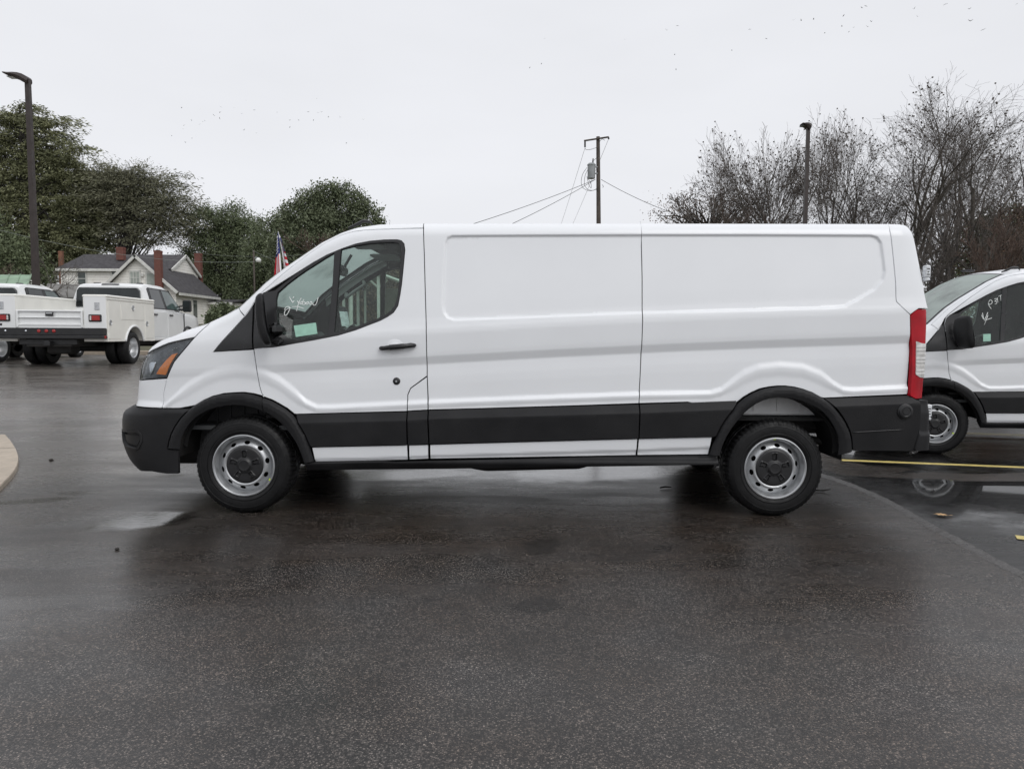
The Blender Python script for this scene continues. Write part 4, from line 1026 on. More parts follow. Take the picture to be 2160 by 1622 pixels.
# ------------------------------------------------------------------ van: outside fittings
YM = YC - 1.21
mo = [W(x, y, YM) for x, y in ((539, 630), (543, 622), (548, 618.5), (554, 620), (556, 628), (559, 660), (563, 690), (569, 715), (572, 726), (566, 729), (558, 727), (551, 716), (545, 700), (541, 684), (538, 660))]
mo = catmull(np.array([(p[0], p[2]) for p in mo]), 5, True); mc = mo.mean(0)
for sgn in (-1, 1):
    v = []; f = []; n = len(mo)
    lay = [(-1.000, .30), (-1.008, .72), (-1.03, .92), (-1.07, 1.0), (-1.14, 1.02), (-1.185, 1.0), (-1.208, .93), (-1.222, .80), (-1.23, .5), (-1.232, .2)]
    for y, k in lay:
        for p in mo: q = mc + (p - mc) * np.array([k, k]); v.append((q[0] + .30 * (abs(y) - 1.22), -sgn * y, q[1]))
    for i in range(len(lay) - 1):
        for k in range(n): j = (k + 1) % n; f.append((i * n + k, i * n + j, (i + 1) * n + j, (i + 1) * n + k))
    f += [tuple(range(n)), tuple(range((len(lay) - 1) * n, len(lay) * n))]
    mb = MB(); mb.add(v, f)
    mirror = mb.build('door_mirror', M_BLACK, VAN, smooth=True, angle=R(50))
    mb = MB(); mb.box((mc[0] + .02, sgn * .985, mc[1] - .06), (.09, .10, .09), bev=.03); mb.box((mc[0] + .03, sgn * .99, mc[1] - .14), (.08, .07, .05), bev=.02); mb.build('mirror_arm', M_TRIM, mirror)
    mx = mc[0] + .052; mb = MB(); tilt = .045
    sh_ = lambda y: .30 * (y - 1.22) - .004
    mb.add([(mx - .032 + sh_(1.045), sgn * 1.045, mc[1] + .13), (mx - .032 + sh_(1.20), sgn * 1.20, mc[1] + .13), (mx + .010 + sh_(1.20), sgn * 1.20, mc[1] - .10), (mx + .010 + sh_(1.045), sgn * 1.045, mc[1] - .10)], [(0, 1, 2, 3)])
    mb.build('mirror_glass', mat('mirror glass', (.8, .82, .82), .03, .01, metallic=1.0), mirror)
def on_door(px, py, o):
    s, z = PZ([(px, py)])[0]; p = shell(s, z, D_now); return p + np.array([0, -o, 0])
for sgn, d_ in ((-1, doors[0]), (1, doors[1])):
    a, b = on_door(803, 734.5, .030), on_door(875, 728.5, .030); fl = np.array([1, -sgn, 1])
    mb = MB(); m1 = a + (b - a) * .27; m2 = a + (b - a) * .68
    pts = [a + (0, .03, 0), a + (.008, .008, 0), a + (.03, 0, 0), m1, m1 + (.004, -.003, 0), m2, m2 + (.006, 0, 0), b - (.02, 0, 0), b - (.004, -.01, 0), b + (0, .03, 0)]
    mb.tube([p * fl for p in pts], [.012, .015, .016, .016, .0195, .0195, .0175, .0175, .014, .012], 10)
    mb.build('door_handle', M_TRIM, d_, smooth=True, angle=R(50))
    c = on_door(833, 731, .0); mb = MB(); v = []; f = []; nr, nt = 8, 32
    for i in range(nr):
        for k in range(nt):
            t = 2 * math.pi * k / nt; r = i / (nr - 1); s_, z_ = PZ([(833, 731)])[0]; s_ += .062 * r * math.cos(t); z_ += .051 * r * math.sin(t)
            p = shell(s_, z_, D_now) + np.array([0, -.0015 if i == nr - 1 else (-.004 if r > .8 else .014 * (r * r - .8)), 0]); v.append(p * fl)
    for i in range(nr - 1):
        for k in range(nt): j = (k + 1) % nt; f.append((i * nt + k, i * nt + j, (i + 1) * nt + j, (i + 1) * nt + k))
    mb.add(v, f); mb.build('handle_cup', M_WHITE, d_, smooth=True)
    c = on_door(836.5, 804, .0) * fl; mb = MB(); mb.lathe([(.001, .012), (.012, .012), (.014, .009), (.020, .008), (.026, .003), (.027, -.004)], 28, tuple(c), 'y', sgn)
    mb.build('door_lock', M_TRIM, d_, smooth=True, angle=R(40))
    mb = MB(); mb.disc((c[0], c[1] + sgn * .0135, c[2]), .007, 16); mb.build('key_barrel', M_RIM, d_)
s_, z_ = PZ([(1899, 866)])[0]; c = shell(s_, z_, D_mould)
mb = MB(); mb.lathe([(.001, .020), (.022, .020), (.024, .016), (.030, .016), (.034, .019), (.044, .017), (.048, .010), (.053, .008), (.055, -.01)], 40, (c[0], c[1], c[2]), 'y', -1); mb.build('round_cap', M_TRIM, VAN, smooth=True, angle=R(35))
a, b = PZ([(1792, 910)])[0], PZ([(1897, 904)])[0]
mb = MB(); gp = [shell(a[0] + (b[0] - a[0]) * t, a[1] + (b[1] - a[1]) * t, D_mould) + np.array([0, -.001, 0]) for t in np.linspace(0, 1, 12)]; mb.tube(gp, .0045, 6); mb.build('moulding_crease', M_TRIM, VAN, smooth=True)
mb = MB(); rp = W(757, 470, YC); 
mb.box((rp[0] - .0, 0, 2.125), (.16, .05, .03), bev=.012, top=(.7, .6)); mb.build('roof_antenna', M_TRIM, VAN)
mb = MB(); p0, p1 = W(734, 479.5, YC - .72), W(781, 466.5, YC - .72)
mb.tube([(p0[0], -.72, p0[2] - .008), (p0[0] + .05, -.72, p0[2] + .012), (p1[0] - .05, -.72, p1[2]), (p1[0], -.72, p1[2] - .006), (p1[0] + .02, -.72, p1[2] - .03)], [.006, .012, .012, .010, .006], 8); mb.build('roof_strip', M_TRIM, VAN, smooth=True)
for (x0, y0, x1, y1) in ((1949.5, 560, 1959.5, 586), (1951.5, 853, 1962, 879)):
    a, b = W(x0, y0, YC - .90), W(x1, y1, YC - .90)
    mb = MB(); mb.box(((a[0] + b[0]) / 2, -.90, (a[2] + b[2]) / 2), (b[0] - a[0], .045, a[2] - b[2]), bev=.006); mb.box(((a[0] + b[0]) / 2, -.90, b[2] - .012), ((b[0] - a[0]) * .9, .04, .022), bev=.004)
    hg = mb.build('rear_hinge', M_TAG, VAN)
    w = b[0] - a[0]; h_ = a[2] - b[2]; mb = MB()
    for k in range(3): zz = b[2] + h_ * (.25 + .22 * k); mb.box((a[0] + w * .5, -.9235, zz), (w * (.5 if k != 1 else .3), .002, h_ * .07))
    mb.build('printed_marks', M_TRIM, hg)

# ------------------------------------------------------------------ van: things stuck or drawn on the glass
def glass_pt(px, py, o=.004): s, z = PZ([(px, py)])[0]; return shell(s, z, D_glass) + np.array([0, -o, 0])
def chalk(strokes, name, parent, r=.0038, sgn=1, o=.004):
    mb = MB()
    for st in strokes:
        pts = [glass_pt(x, y, o) for x, y in (catmull(st, 5) if len(st) > 2 else st)]; mb.tube([(p[0], p[1] * sgn, p[2]) for p in pts], r, 5)
    return mb.build(name, M_CHALK, parent, smooth=True)
S6 = lambda L: [(520 + x / 6, 490 + y / 6) for x, y in L]
scr = [[(540, 820), (556, 850), (585, 896)], [(598, 816), (580, 842)], [(600, 868), (580, 892)], [(690, 832), (662, 885), (645, 940), (630, 1000)], [(640, 868), (655, 892), (668, 905)],
       [(575, 945), (640, 942), (680, 952), (720, 966)], [(478, 985), (494, 950), (525, 942), (545, 962), (530, 1005), (500, 1050), (478, 1045), (476, 1015), (500, 980), (540, 962), (562, 958)],
       [(672, 905), (690, 880), (706, 888), (694, 908), (676, 912)], [(724, 848), (706, 885), (702, 910), (726, 916), (742, 900), (730, 884), (712, 892)],
       [(752, 896), (770, 880), (782, 888), (768, 912), (750, 910), (742, 892)], [(796, 898), (812, 880), (826, 888), (812, 914), (792, 912)], [(905, 824), (892, 870), (876, 912), (852, 926), (836, 910), (848, 898)]]
CH1 = chalk([S6(s) for s in scr], 'marker_writing', panes[0], .0027)
stk = [glass_pt(*p) for p in ((619, 687), (666, 680.5), (669, 704), (623.5, 711))]
mb = MB(); mb.quad(*[tuple(p) for p in stk]); ST1 = mb.build('paper_label', M_STICK, panes[0])
far = [(862 + 6 * math.cos(t), 610 + 6.5 * math.sin(t)) for t in np.linspace(0, 6.6, 14)]
# ------------------------------------------------------------------ the second van, parked behind on the right
VAN2 = copy_tree(VAN)
YAW2 = R(-12)
_c2, _s2 = math.cos(YAW2), math.sin(YAW2)
VAN2.location = (4.745 - (WHEEL_F[0] * _c2 + 1.003 * _s2), 7.9 - (WHEEL_F[0] * _s2 - 1.003 * _c2), -.04); VAN2.rotation_euler = (0, 0, YAW2)
tag(VAN2, 'white cargo van at the right edge, parked behind the tail of the broadside van', 'van', 'white cargo vans')
def kids(o):
    for c in o.children:
        yield c; yield from kids(c)
for o in list(kids(VAN2)):
    if o.name.split('.')[0] in ('marker_writing', 'paper_label'): bpy.data.objects.remove(o)
p2 = [o for o in kids(VAN2) if o.data is panes[0].data][0]
p1far = panes[2]
def px2(px, py):
    """a point on the second van's photo-side glass, in van coordinates"""
    inv = np.array([[_c2, _s2, 0], [-_s2, _c2, 0], [0, 0, 1.0]]); o_l = inv @ (CAM - np.array(VAN2.location)); d = inv @ ray(px, py); t = (-.95 - o_l[1]) / d[1]
    for _ in range(8):
        lp = o_l + d * t; y = shell(s_at_x(float(lp[0])), lp[2], D_glass)[1]; t = (y - o_l[1]) / d[1]
    return np.array([lp[0], y - .005, lp[2]])
C4 = lambda L: [(1900 + x / 3.527, 540 + y / 3.527) for x, y in L]
S2 = [[(756, 288), (724, 302)], [(740, 296), (744, 335)], [(716, 312), (722, 346)], [(694, 322), (708, 318), (706, 334), (696, 338), (710, 340), (712, 354), (698, 358)],
      [(652, 344), (664, 328), (678, 336), (676, 352), (660, 362), (650, 350), (656, 372), (672, 394)],
      [(606, 424), (620, 474), (646, 420)], [(600, 440), (612, 470)], [(616, 482), (676, 462)], [(648, 440), (620, 512)]]
mb = MB()
for st in S2:
    pts = [px2(x, y) for x, y in (catmull(C4(st), 5) if len(st) > 2 else C4(st))]; mb.tube(pts, .0031, 5)
mb.build('marker_writing', M_CHALK, p2, smooth=True)
mb = MB(); mb.quad(*[tuple(px2(x, y)) for x, y in C4([(612, 582), (668, 579), (668, 634), (612, 637)])]); mb.build('paper_label', M_STICK, p2)
# the circled mark on the near van's far window
mb = MB()
def pf(px, py):
    d = ray(px, py); t = 6.9 / d[1]; lp = CAM + d * t
    for _ in range(6):
        s = s_at_x(lp[0]); y = -float(shell(s, lp[2], D_glass)[1]); t = (y + YC) / d[1]; lp = CAM + d * t
    return (lp[0], y - .004, lp[2])
for st in ([(767 + 0, 604), (772, 600), (778, 603), (778, 608), (772, 611), (767, 608), (767, 603)], [(771, 603), (775, 603), (772, 608), (775, 607)]): mb.tube([pf(x, y) for x, y in catmull(st, 4)], .004, 5)
mb.build('marker_ring', M_CHALK, panes[3], smooth=True)

# ------------------------------------------------------------------ service trucks
M_TW = mat('white truck paint', (.74, .75, .75), .30, .03, 3, coat=.5)
M_TC = mat('cream truck box paint', (.78, .77, .72), .38, .05, 2.5, coat=.3)
M_TGL = mat('dark truck glass', (.012, .016, .017), .06, .3, 3, spec=.6)
M_TGL2 = mat('pale truck glass', (.06, .09, .085), .08, .35, 3, spec=.6)
M_BLK = mat('black bumper steel', (.012, .012, .013), .45, .3, 8, rvar=.1)
M_ALU = mat('brushed aluminium wheel', (.52, .53, .54), .35, .12, 20, metallic=.8)
M_TRED = mat('truck red lens', (.30, .02, .02), .25, .3, 40)
TX, TY = -10.12, 15.61
TRUCK = thing('service_truck', 'white crew-cab service truck with a boxed utility bed, tailgate towards us', 'truck', (TX, TY, float(gz(-9.5, 17.0)) - .02), R(4.5), 'white service trucks')
def truck_wheel(x, y, flip, dual):
    r = .40; mb = MB()
    for k in range(2 if dual else 1):
        o = k * .27; mb.lathe([(.23, .02 + o), (.25, .0 + o), (.33, -.01 + o), (.375, .015 + o), (.395, .05 + o), (.40, .09 + o), (.40, .17 + o), (.395, .20 + o), (.36, .23 + o), (.22, .23 + o)], 56, axis='y')
    o = mb.build('wheel', M_TYRE, TRUCK, smooth=True, angle=R(40)); o.location = (x, y, r); o.rotation_euler = (0, 0, R(90) if not flip else R(-90))
    rm = MB()
    if dual: rm.lathe([(.24, .0), (.225, .01), (.215, .05), (.205, .13), (.19, .15), (.10, .15), (.085, .135), (.07, .08), (.002, .075)], 48, axis='y')
    else: rm.lathe([(.24, .0), (.225, .01), (.215, .03), (.19, .05), (.12, .02), (.10, -.02), (.07, -.05), (.002, -.055)], 48, axis='y')
    ro = rm.build('rim', M_ALU, o, smooth=True, angle=R(35))
    hm = MB()
    for k in range(8): a = k * math.pi / 4 + .2; hm.disc((.165 * math.cos(a), (.1485 if dual else .03), .165 * math.sin(a)), .018, 12)
    hm.build('hand_holes', M_VOID, o)
for sx_k in (1, -1):
    truck_wheel(sx_k * 1.165, 1.32, sx_k < 0, True); truck_wheel(sx_k * .98, 5.25, sx_k < 0, False)
# utility bed: side boxes with wheel openings
ARC = [(1.32 + .50 * math.cos(a), .42 + .50 * math.sin(a)) for a in np.linspace(math.pi, 0, 21)]
side = [(0.0, .56), (.80, .56)] + [(y, max(z, .56)) for y, z in ARC] + [(1.86, .56), (2.46, .56), (2.46, 1.53), (0.0, 1.53)]
for s_ in (1, -1):
    mb = MB(); xa, xb = s_ * .70, s_ * 1.195; mb.prism(side, xa, xb, 'x')
    bx = mb.build('side_box', M_TC, TRUCK)
    mb = MB(); mb.box((s_ * .95, 1.23, 1.56), (.53, 2.50, .06), bev=.02); mb.box((s_ * 1.20, 1.23, 1.50), (.03, 2.47, .03), bev=.01); mb.build('box_lid', M_TC, bx)
    # flush doors stand a little proud, so their joints show
    for d0, d1, z0, z1, nm in ((.05, .62, .62, 1.46, 0), (.66, 1.86, 1.06, 1.46, 1), (1.92, 2.42, .62, 1.46, 2)):
        mb = MB(); mb.box((s_ * 1.1975, (d0 + d1) / 2, (z0 + z1) / 2), (.012, d1 - d0, z1 - z0), bev=.004); dr = mb.build('box_door', M_TC, bx)
        ly, lz = ((.13, .98) if nm == 0 else ((1.26, 1.34) if nm == 1 else (2.0, .98)))
        mb = MB(); v = []
        for rr, o in ((.062, 0), (.062, .010), (.048, .014), (.044, .006), (.001, .006)):
            for k in range(20): a = 2 * math.pi * k / 20; v.append((s_ * (1.2035 + o), ly + rr * math.cos(a), lz + rr * 1.1 * math.sin(a)))
        mb.add(v, [(i * 20 + k, i * 20 + (k + 1) % 20, (i + 1) * 20 + (k + 1) % 20, (i + 1) * 20 + k) for i in range(4) for k in range(20)])
        mb.box((s_ * 1.212, ly, lz), (.006, .03, .06)); mb.build('paddle_latch', M_ALU, dr, smooth=True, angle=R(40))
    mb = MB(); arc2 = [(1.32 + .50 * math.cos(a), .42 + .50 * math.sin(a)) for a in np.linspace(math.pi - .28, .28, 25)]
    mb.tube([(s_ * 1.20, y, z) for y, z in arc2], .028, 8); mb.build('wheel_arch', M_TW, bx, smooth=True)
    # rear face of the box
    mb = MB(); mb.box((s_ * .95, -.008, 1.185), (.47, .016, .74), bev=.005); rf_ = mb.build('rear_panel', M_TW, bx)
    mb = MB(); mb.box((s_ * 1.0, -.02, 1.335), (.105, .014, .165), bev=.005); mb.box((s_ * 1.0 - .02, -.030, 1.36), (.03, .012, .08), bev=.004); mb.build('latch_plate', M_ALU, rf_)
    mb = MB(); mb.box((s_ * .955, -.025, 1.075), (.275, .03, .155), bev=.014); lb = mb.build('lamp_bezel', M_BLK, rf_)
    mb = MB(); mb.box((s_ * .955 + s_ * .02, -.043, 1.075), (.17, .012, .105), bev=.004); mb.build('tail_lens', M_TRED, lb)
    mb = MB(); mb.box((s_ * .955 - s_ * .09, -.043, 1.075), (.035, .012, .10), bev=.004); mb.build('clear_lens', M_CLEAR, lb)
mb = MB(); mb.box((-1.06, -.018, .925), (.13, .01, .045), bev=.003); bd = mb.build('badge', M_BLK, TRUCK)
mb = MB(); mb.box((0, 1.23, .80), (1.54, 2.46, .06)); mb.box((0, 2.43, 1.10), (1.54, .05, .55)); mb.build('bed_floor', M_TW, TRUCK)
mb = MB(); mb.box((0, -.012, .87), (1.40, .02, .07)); mb.box((0, .03, 1.07), (1.36, .04, .32), bev=.01)
for z, h_ in ((1.225, .035), (1.08, .02), (.925, .05)): mb.box((0, -.008, z), (1.38, .05, h_), bev=.012)
mb.box((.675, -.02, 1.05), (.04, .05, .38), bev=.01); mb.box((-.675, -.02, 1.05), (.04, .05, .38), bev=.01)
tg = mb.build('tailgate', M_TW, TRUCK)
mb = MB(); mb.box((.0, -.03, 1.155), (.17, .02, .085), bev=.01); h_ = mb.build('gate_handle', M_BLK, tg)
mb = MB(); mb.box((.0, -.042, 1.175), (.13, .01, .03), bev=.003); mb.build('handle_pull', M_ALU, h_)
mb = MB(); mb.box((0, -.11, .775), (2.38, .20, .16), bev=.01); mb.box((0, -.13, .655), (2.42, .20, .075), bev=.012); mb.box((0, -.06, .55), (1.2, .12, .12), bev=.01); mb.box((.05, -.12, .52), (.12, .3, .1), bev=.01)
bp = mb.build('rear_bumper', M_BLK, TRUCK)
for k in range(3):
    mb = MB(); v = []
    mb.lathe([(.036, 0), (.036, .012), (.02, .016), (.001, .016)], 18, (-.13 + k * .155, -.21, .785), 'y', -1); mb.build('marker_lamp', M_TRED, bp, smooth=True)
for x in (-.82, -.40):
    mb = MB(); mb.lathe([(.024, 0), (.020, .012), (.001, .016)], 16, (x, -.21, .785), 'y', -1); mb.build('bumper_bolt', M_CHROME, bp, smooth=True)
for sg in (1, -1): mb = MB(); mb.box((sg * 1.205, -.13, .66), (.02, .08, .06), bev=.004); mb.build('side_reflector', M_TRED, bp)
mb = MB(); mb.box((0, 2.9, .55), (.95, 6.0, .22), bev=.02); mb.tube([(-1.0, 1.32, .40), (1.0, 1.32, .40)], .09, 12); mb.box((0, 5.6, .62), (1.5, 1.2, .5), bev=.05); mb.box((0, .5, .42), (.5, .5, .3), bev=.05)
mb.build('chassis', M_UNDER, TRUCK)
# cab: sections across the length, each a closed outline
def loft_x(secs, m, name, parent):
    """secs: list of (y, [(x,z)...]) with equal counts"""
    v = []; f = []; n = len(secs[0][1])
    for y, ring in secs: v += [(x, y if np.isscalar(y) else y, z) for x, z in ring]
    for i in range(len(secs) - 1):
        for k in range(n): j = (k + 1) % n; f.append((i * n + k, i * n + j, (i + 1) * n + j, (i + 1) * n + k))
    f += [tuple(range(n)), tuple(range((len(secs) - 1) * n, len(secs) * n))]
    mb = MB(); mb.add(v, f); return mb.build(name, m, parent, angle=R(35))
def cab_ring(w, zb, zt, r=.10, wb=None):
    wb = wb or w; h = [(-wb, zb), (-wb - .0, zb + .1), (-w, (zb + zt) / 2), (-w + .005, zt - r), (-w + .03, zt - r * .35), (-w + r, zt), (0, zt + .015), (w - r, zt), (w - .03, zt - r * .35), (w - .005, zt - r), (w, (zb + zt) / 2), (wb, zb + .1), (wb, zb)]
    return h
low = loft_x([(2.62, cab_ring(.97, .58, 1.36)), (2.70, cab_ring(1.0, .55, 1.37)), (3.6, cab_ring(1.01, .55, 1.37)), (4.75, cab_ring(1.005, .55, 1.36, .1)), (4.95, cab_ring(1.0, .60, 1.36, .13)), (5.9, cab_ring(.99, .75, 1.33, .16)), (6.25, cab_ring(.96, .75, 1.27, .2)), (6.42, cab_ring(.88, .80, 1.16, .2)), (6.47, cab_ring(.80, .85, 1.05, .1))], M_TW, 'cab_body', TRUCK)
def gh_ring(wb, wt, zt): return [(-wb, 1.34), (-wt - .015, zt - .10), (-wt + .02, zt - .03), (-wt + .12, zt), (0, zt + .02), (wt - .12, zt), (wt - .02, zt - .03), (wt + .015, zt - .10), (wb, 1.34)]
secs = [(2.68, gh_ring(.97, .80, 1.42)), (2.74, gh_ring(.975, .80, 1.94)), (2.86, gh_ring(.98, .80, 2.01)), (3.4, gh_ring(.985, .80, 2.04)), (4.0, gh_ring(.985, .80, 2.035)), (4.3, gh_ring(.985, .79, 1.98)), (5.05, gh_ring(.95, .90, 1.40))]
green = loft_x(secs, M_TW, 'cab_roof', TRUCK)
# rear window wraps almost the whole back of the cab
mb = MB(); mb.prism([(-.80, 1.42), (.80, 1.42), (.76, 1.83), (.70, 1.90), (-.70, 1.90), (-.76, 1.83)], 2.645, 2.735); rw_ = mb.build('rear_window', M_TGL, TRUCK)
mb = MB(); mb.prism([(-.27, 1.46), (.27, 1.46), (.26, 1.78), (-.26, 1.78)], 2.636, 2.645); mb.build('sliding_pane', M_TGL, rw_)
mb = MB(); mb.box((0, 2.80, 1.985), (.44, .08, .05), bev=.02); mb.build('brake_light', M_BLK, TRUCK)
def side_pane(pts, s_, m, nm, par):
    """a pane lying on the sloping cab side"""
    v = []
    for o in (.004, -.02):
        for y, z in pts: t = (z - 1.34) / .60; v.append((s_ * (.985 + (.815 - .985) * t + .006 + o), y, z))
    n = len(pts); mb = MB(); mb.add(v, [tuple(range(n))] + [(i, (i + 1) % n, n + (i + 1) % n, n + i) for i in range(n)]); return mb.build(nm, m, par)
for s_ in (1, -1):
    fr_ = side_pane([(2.92, 1.385), (4.93, 1.385), (4.88, 1.42), (4.30, 1.90), (4.1, 1.935), (3.02, 1.935), (2.94, 1.90)], s_, M_BLK, 'window_surround', TRUCK)
    def pane(pts, m): 
        v = []
        for y, z in pts: t = (z - 1.34) / .60; v.append((s_ * (.985 + (.815 - .985) * t + .0135), y, z))
        mb = MB(); mb.add(v, [tuple(range(len(pts)))]); mb.build('side_window', m, fr_)
    pane([(2.99, 1.41), (3.72, 1.41), (3.66, 1.90), (3.05, 1.90)], M_TGL); pane([(3.86, 1.41), (4.80, 1.40), (4.62, 1.60), (4.26, 1.88), (3.82, 1.90)], M_TGL2)
    for y0, y1 in ((2.80, 3.78), (3.80, 4.86)):
        mb = MB(); mb.box((s_ * 1.008, (y0 + y1) / 2, .98), (.016, y1 - y0, .66), bev=.006); dd = mb.build('cab_door', M_TW, TRUCK)
        mb = MB(); mb.box((s_ * 1.03, y0 + (.18 if y0 < 3 else .20), 1.235), (.03, .22, .04), bev=.01); mb.build('door_handle', M_BLK, dd)
    mb = MB(); mb.box((s_ * 1.015, 3.85, .60), (.05, 2.1, .10), bev=.02); mb.build('running_board', M_TW, TRUCK)
    mb = MB(); mb.box((s_ * 1.17, 4.78, 1.52), (.24, .10, .34), bev=.03); mr_ = mb.build('tow_mirror', M_BLK, TRUCK)
    mb = MB(); mb.tube([(s_ * .95, 4.75, 1.42), (s_ * 1.12, 4.78, 1.42)], .035, 8); mb.tube([(s_ * .94, 4.72, 1.50), (s_ * 1.12, 4.78, 1.54)], .025, 8); mb.build('mirror_arm', M_TRIM, mr_)
    mb = MB(); mb.box((s_ * 1.17, 4.726, 1.57), (.19, .008, .19), bev=.002); mb.box((s_ * 1.17, 4.726, 1.42), (.19, .008, .08), bev=.002); mb.build('mirror_glass', M_TGL, mr_)
    mb = MB(); arc3 = [(5.25 + .50 * math.cos(a), .42 + .50 * math.sin(a)) for a in np.linspace(math.pi, 0, 21)]; mb.tube([(s_ * 1.0, y, z) for y, z in arc3], .04, 8); mb.build('fender_arch', M_BLK, TRUCK, smooth=True)
    mb = MB(); mb.box((s_ * 1.005, 4.98, 1.08), (.012, .05, .5), bev=.004); mb.build('fender_vent', M_BLK, TRUCK)
for k in (-.52, .55):
    mb = MB(); mb.box((k, 3.1 + abs(k) * .2, 2.045), (.16, .10, .03), bev=.012); mb.build('roof_lamp', M_BLK, TRUCK)
mb = MB(); mb.quad((-.80, 4.42, 1.93), (.80, 4.42, 1.93), (.88, 5.00, 1.44), (-.88, 5.00, 1.44)); mb.build('windscreen', M_TGL, TRUCK)
TRUCK2 = copy_tree(TRUCK); TRUCK2.location = (TX - 3.32, TY + .22, float(gz(-13, 17)) - .02)
tag(TRUCK2, 'white service truck at the left edge, mostly hidden behind the nearer utility bed', 'truck', 'white service trucks')
# ------------------------------------------------------------------ house
HY = 60.0
def HX(px, Y): return W(px, 650, Y)[0]
def HZ(px, py, Y): return W(px, py, Y)[2]
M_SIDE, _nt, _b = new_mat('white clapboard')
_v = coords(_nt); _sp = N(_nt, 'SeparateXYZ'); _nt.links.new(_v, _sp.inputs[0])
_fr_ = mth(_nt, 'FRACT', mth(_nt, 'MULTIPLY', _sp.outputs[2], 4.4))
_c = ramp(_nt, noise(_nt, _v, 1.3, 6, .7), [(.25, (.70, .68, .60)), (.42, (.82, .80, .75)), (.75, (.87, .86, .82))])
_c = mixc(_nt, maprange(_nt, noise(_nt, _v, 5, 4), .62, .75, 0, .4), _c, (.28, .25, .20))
_nt.links.new(mixc(_nt, maprange(_nt, _fr_, .0, .13, .5, 0), _c, (.09, .085, .07)), _b.inputs['Base Color']); _b.inputs['Roughness'].default_value = .7  # lap lines: shadow under each board and slight dirt, painted into the colour
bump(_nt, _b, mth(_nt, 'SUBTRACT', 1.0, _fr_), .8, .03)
M_SHING = mat('grey shingles', (.055, .052, .056), .85, .35, 3.5, bmp=.6, bscale=9)
M_BRICK, _nt, _b = new_mat('red chimney brick')
_v = coords(_nt); _bt = N(_nt, 'TexBrick'); _bt.inputs['Scale'].default_value = 4.5; _bt.inputs['Color1'].default_value = (.17, .052, .038, 1); _bt.inputs['Color2'].default_value = (.12, .042, .032, 1); _bt.inputs['Mortar'].default_value = (.16, .11, .09, 1)
_mp = N(_nt, 'Mapping'); _mp.inputs['Rotation'].default_value = (R(90), 0, 0); _nt.links.new(_v, _mp.inputs[0]); _nt.links.new(_mp.outputs[0], _bt.inputs['Vector']); _nt.links.new(_bt.outputs[0], _b.inputs['Base Color']); _b.inputs['Roughness'].default_value = .85
M_FASC = mat('weathered white trim', (.60, .60, .57), .6, .15, 3)
M_PANE = mat('dim window glass', (.05, .065, .06), .1, .4, 2, spec=.6)
M_BLIND = mat('pale blind', (.33, .36, .33), .6, .2, 3)
xE, zE = HX(378, 60), HZ(378, 617, 60); xA, zA = HX(293, 60), HZ(293, 538, 60); xL, zL = HX(230, 60), HZ(230, 599, 60); yB = 67.6
HOUSE = thing('house', 'old white clapboard house with grey roofs and red chimneys beyond the trucks', 'house', (xA, 60, 2.0))
hx, hz = xA, 2.0
def L3(x, y, z): return (x - hx, y - 60, z - hz)
zG = 1.2
mb = MB()   # gabled wing and the block behind it
mb.add([L3(xL, 60, zG), L3(xE - .25, 60, zG), L3(xE - .25, 60, zE + .1), L3(xA, 60, zA - .12), L3(xL + .2, 60, zL), L3(xE - .25, yB, zG), L3(xE - .25, yB, zE + .1), L3(xL, 66, zG), L3(xL + .2, 66, zL)],
       [(0, 1, 2, 3, 4), (1, 5, 6, 2), (7, 0, 4, 8)])
xW0, xW1, yW, zW = HX(131, 63.5), -30.3, 63.5, HZ(180, 567, 63.5); yR, zR_ = 66.2, HZ(262, 537, 66.2); zK = 6.7; yK = 69.0
mb.add([L3(xW0, yW, zG), L3(xW1, yW, zG), L3(xW1, yW, zW), L3(xW0, yW, zW), L3(xW0, yK, zG), L3(xW0, yK, zK), L3(xW1, yK, zG), L3(xW1, yK, zK), L3(xW1, yR, zR_ - .1)],
       [(0, 1, 2, 3), (4, 0, 3, 5), (1, 6, 7, 8, 2)])
xa0, xa1 = xE - .3, HX(488, 66.5)
mb.add([L3(xa0, 66.5, zG), L3(xa1, 66.5, zG), L3(xa1, 66.5, HZ(470, 638, 66.5)), L3(xa0, 66.5, HZ(470, 638, 66.5)), L3(xa1, 71, zG), L3(xa1, 71, HZ(470, 638, 66.5))], [(0, 1, 2, 3), (1, 4, 5, 2)])
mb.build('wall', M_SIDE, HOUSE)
def slab(a, b, c, d, t=.14):
    """a roof plane with thickness"""
    P = [np.array(p, float) for p in (a, b, c, d)]; n = np.cross(P[1] - P[0], P[3] - P[0]); n /= np.linalg.norm(n); n *= (1 if n[2] > 0 else -1)
    return [tuple(p) for p in P] + [tuple(p - n * t) for p in P], [(0, 1, 2, 3), (7, 6, 5, 4), (0, 4, 5, 1), (1, 5, 6, 2), (2, 6, 7, 3), (3, 7, 4, 0)]
mb = MB(); e = .35
mb.add(*slab(L3(xA, 60 - e, zA), L3(xE + .15, 60 - e, zE), L3(xE + .15, yB + .4, zE), L3(xA, yB + .4, zA)))
mb.add(*slab(L3(xA, 60 - e, zA), L3(xL - .1, 60 - e, zL - .05), L3(xL - .1, 66, zL - .05), L3(xA, 66, zA)))
mb.add(*slab(L3(xW0 - .2, yW - .3, zW), L3(xW1 + .1, yW - .3, zW), L3(xW1 + .1, yR, zR_), L3(HX(182, yR), yR, zR_)))
mb.add(*slab(L3(xW0 - .2, yK + .3, zK), L3(xW1 + .1, yK + .3, zK), L3(xW1 + .1, yR, zR_), L3(HX(182, yR), yR, zR_)))
mb.add([L3(xW0 - .2, yW - .3, zW), L3(xW0 - .2, yK + .3, zK), L3(HX(182, yR), yR, zR_)], [(0, 1, 2)])
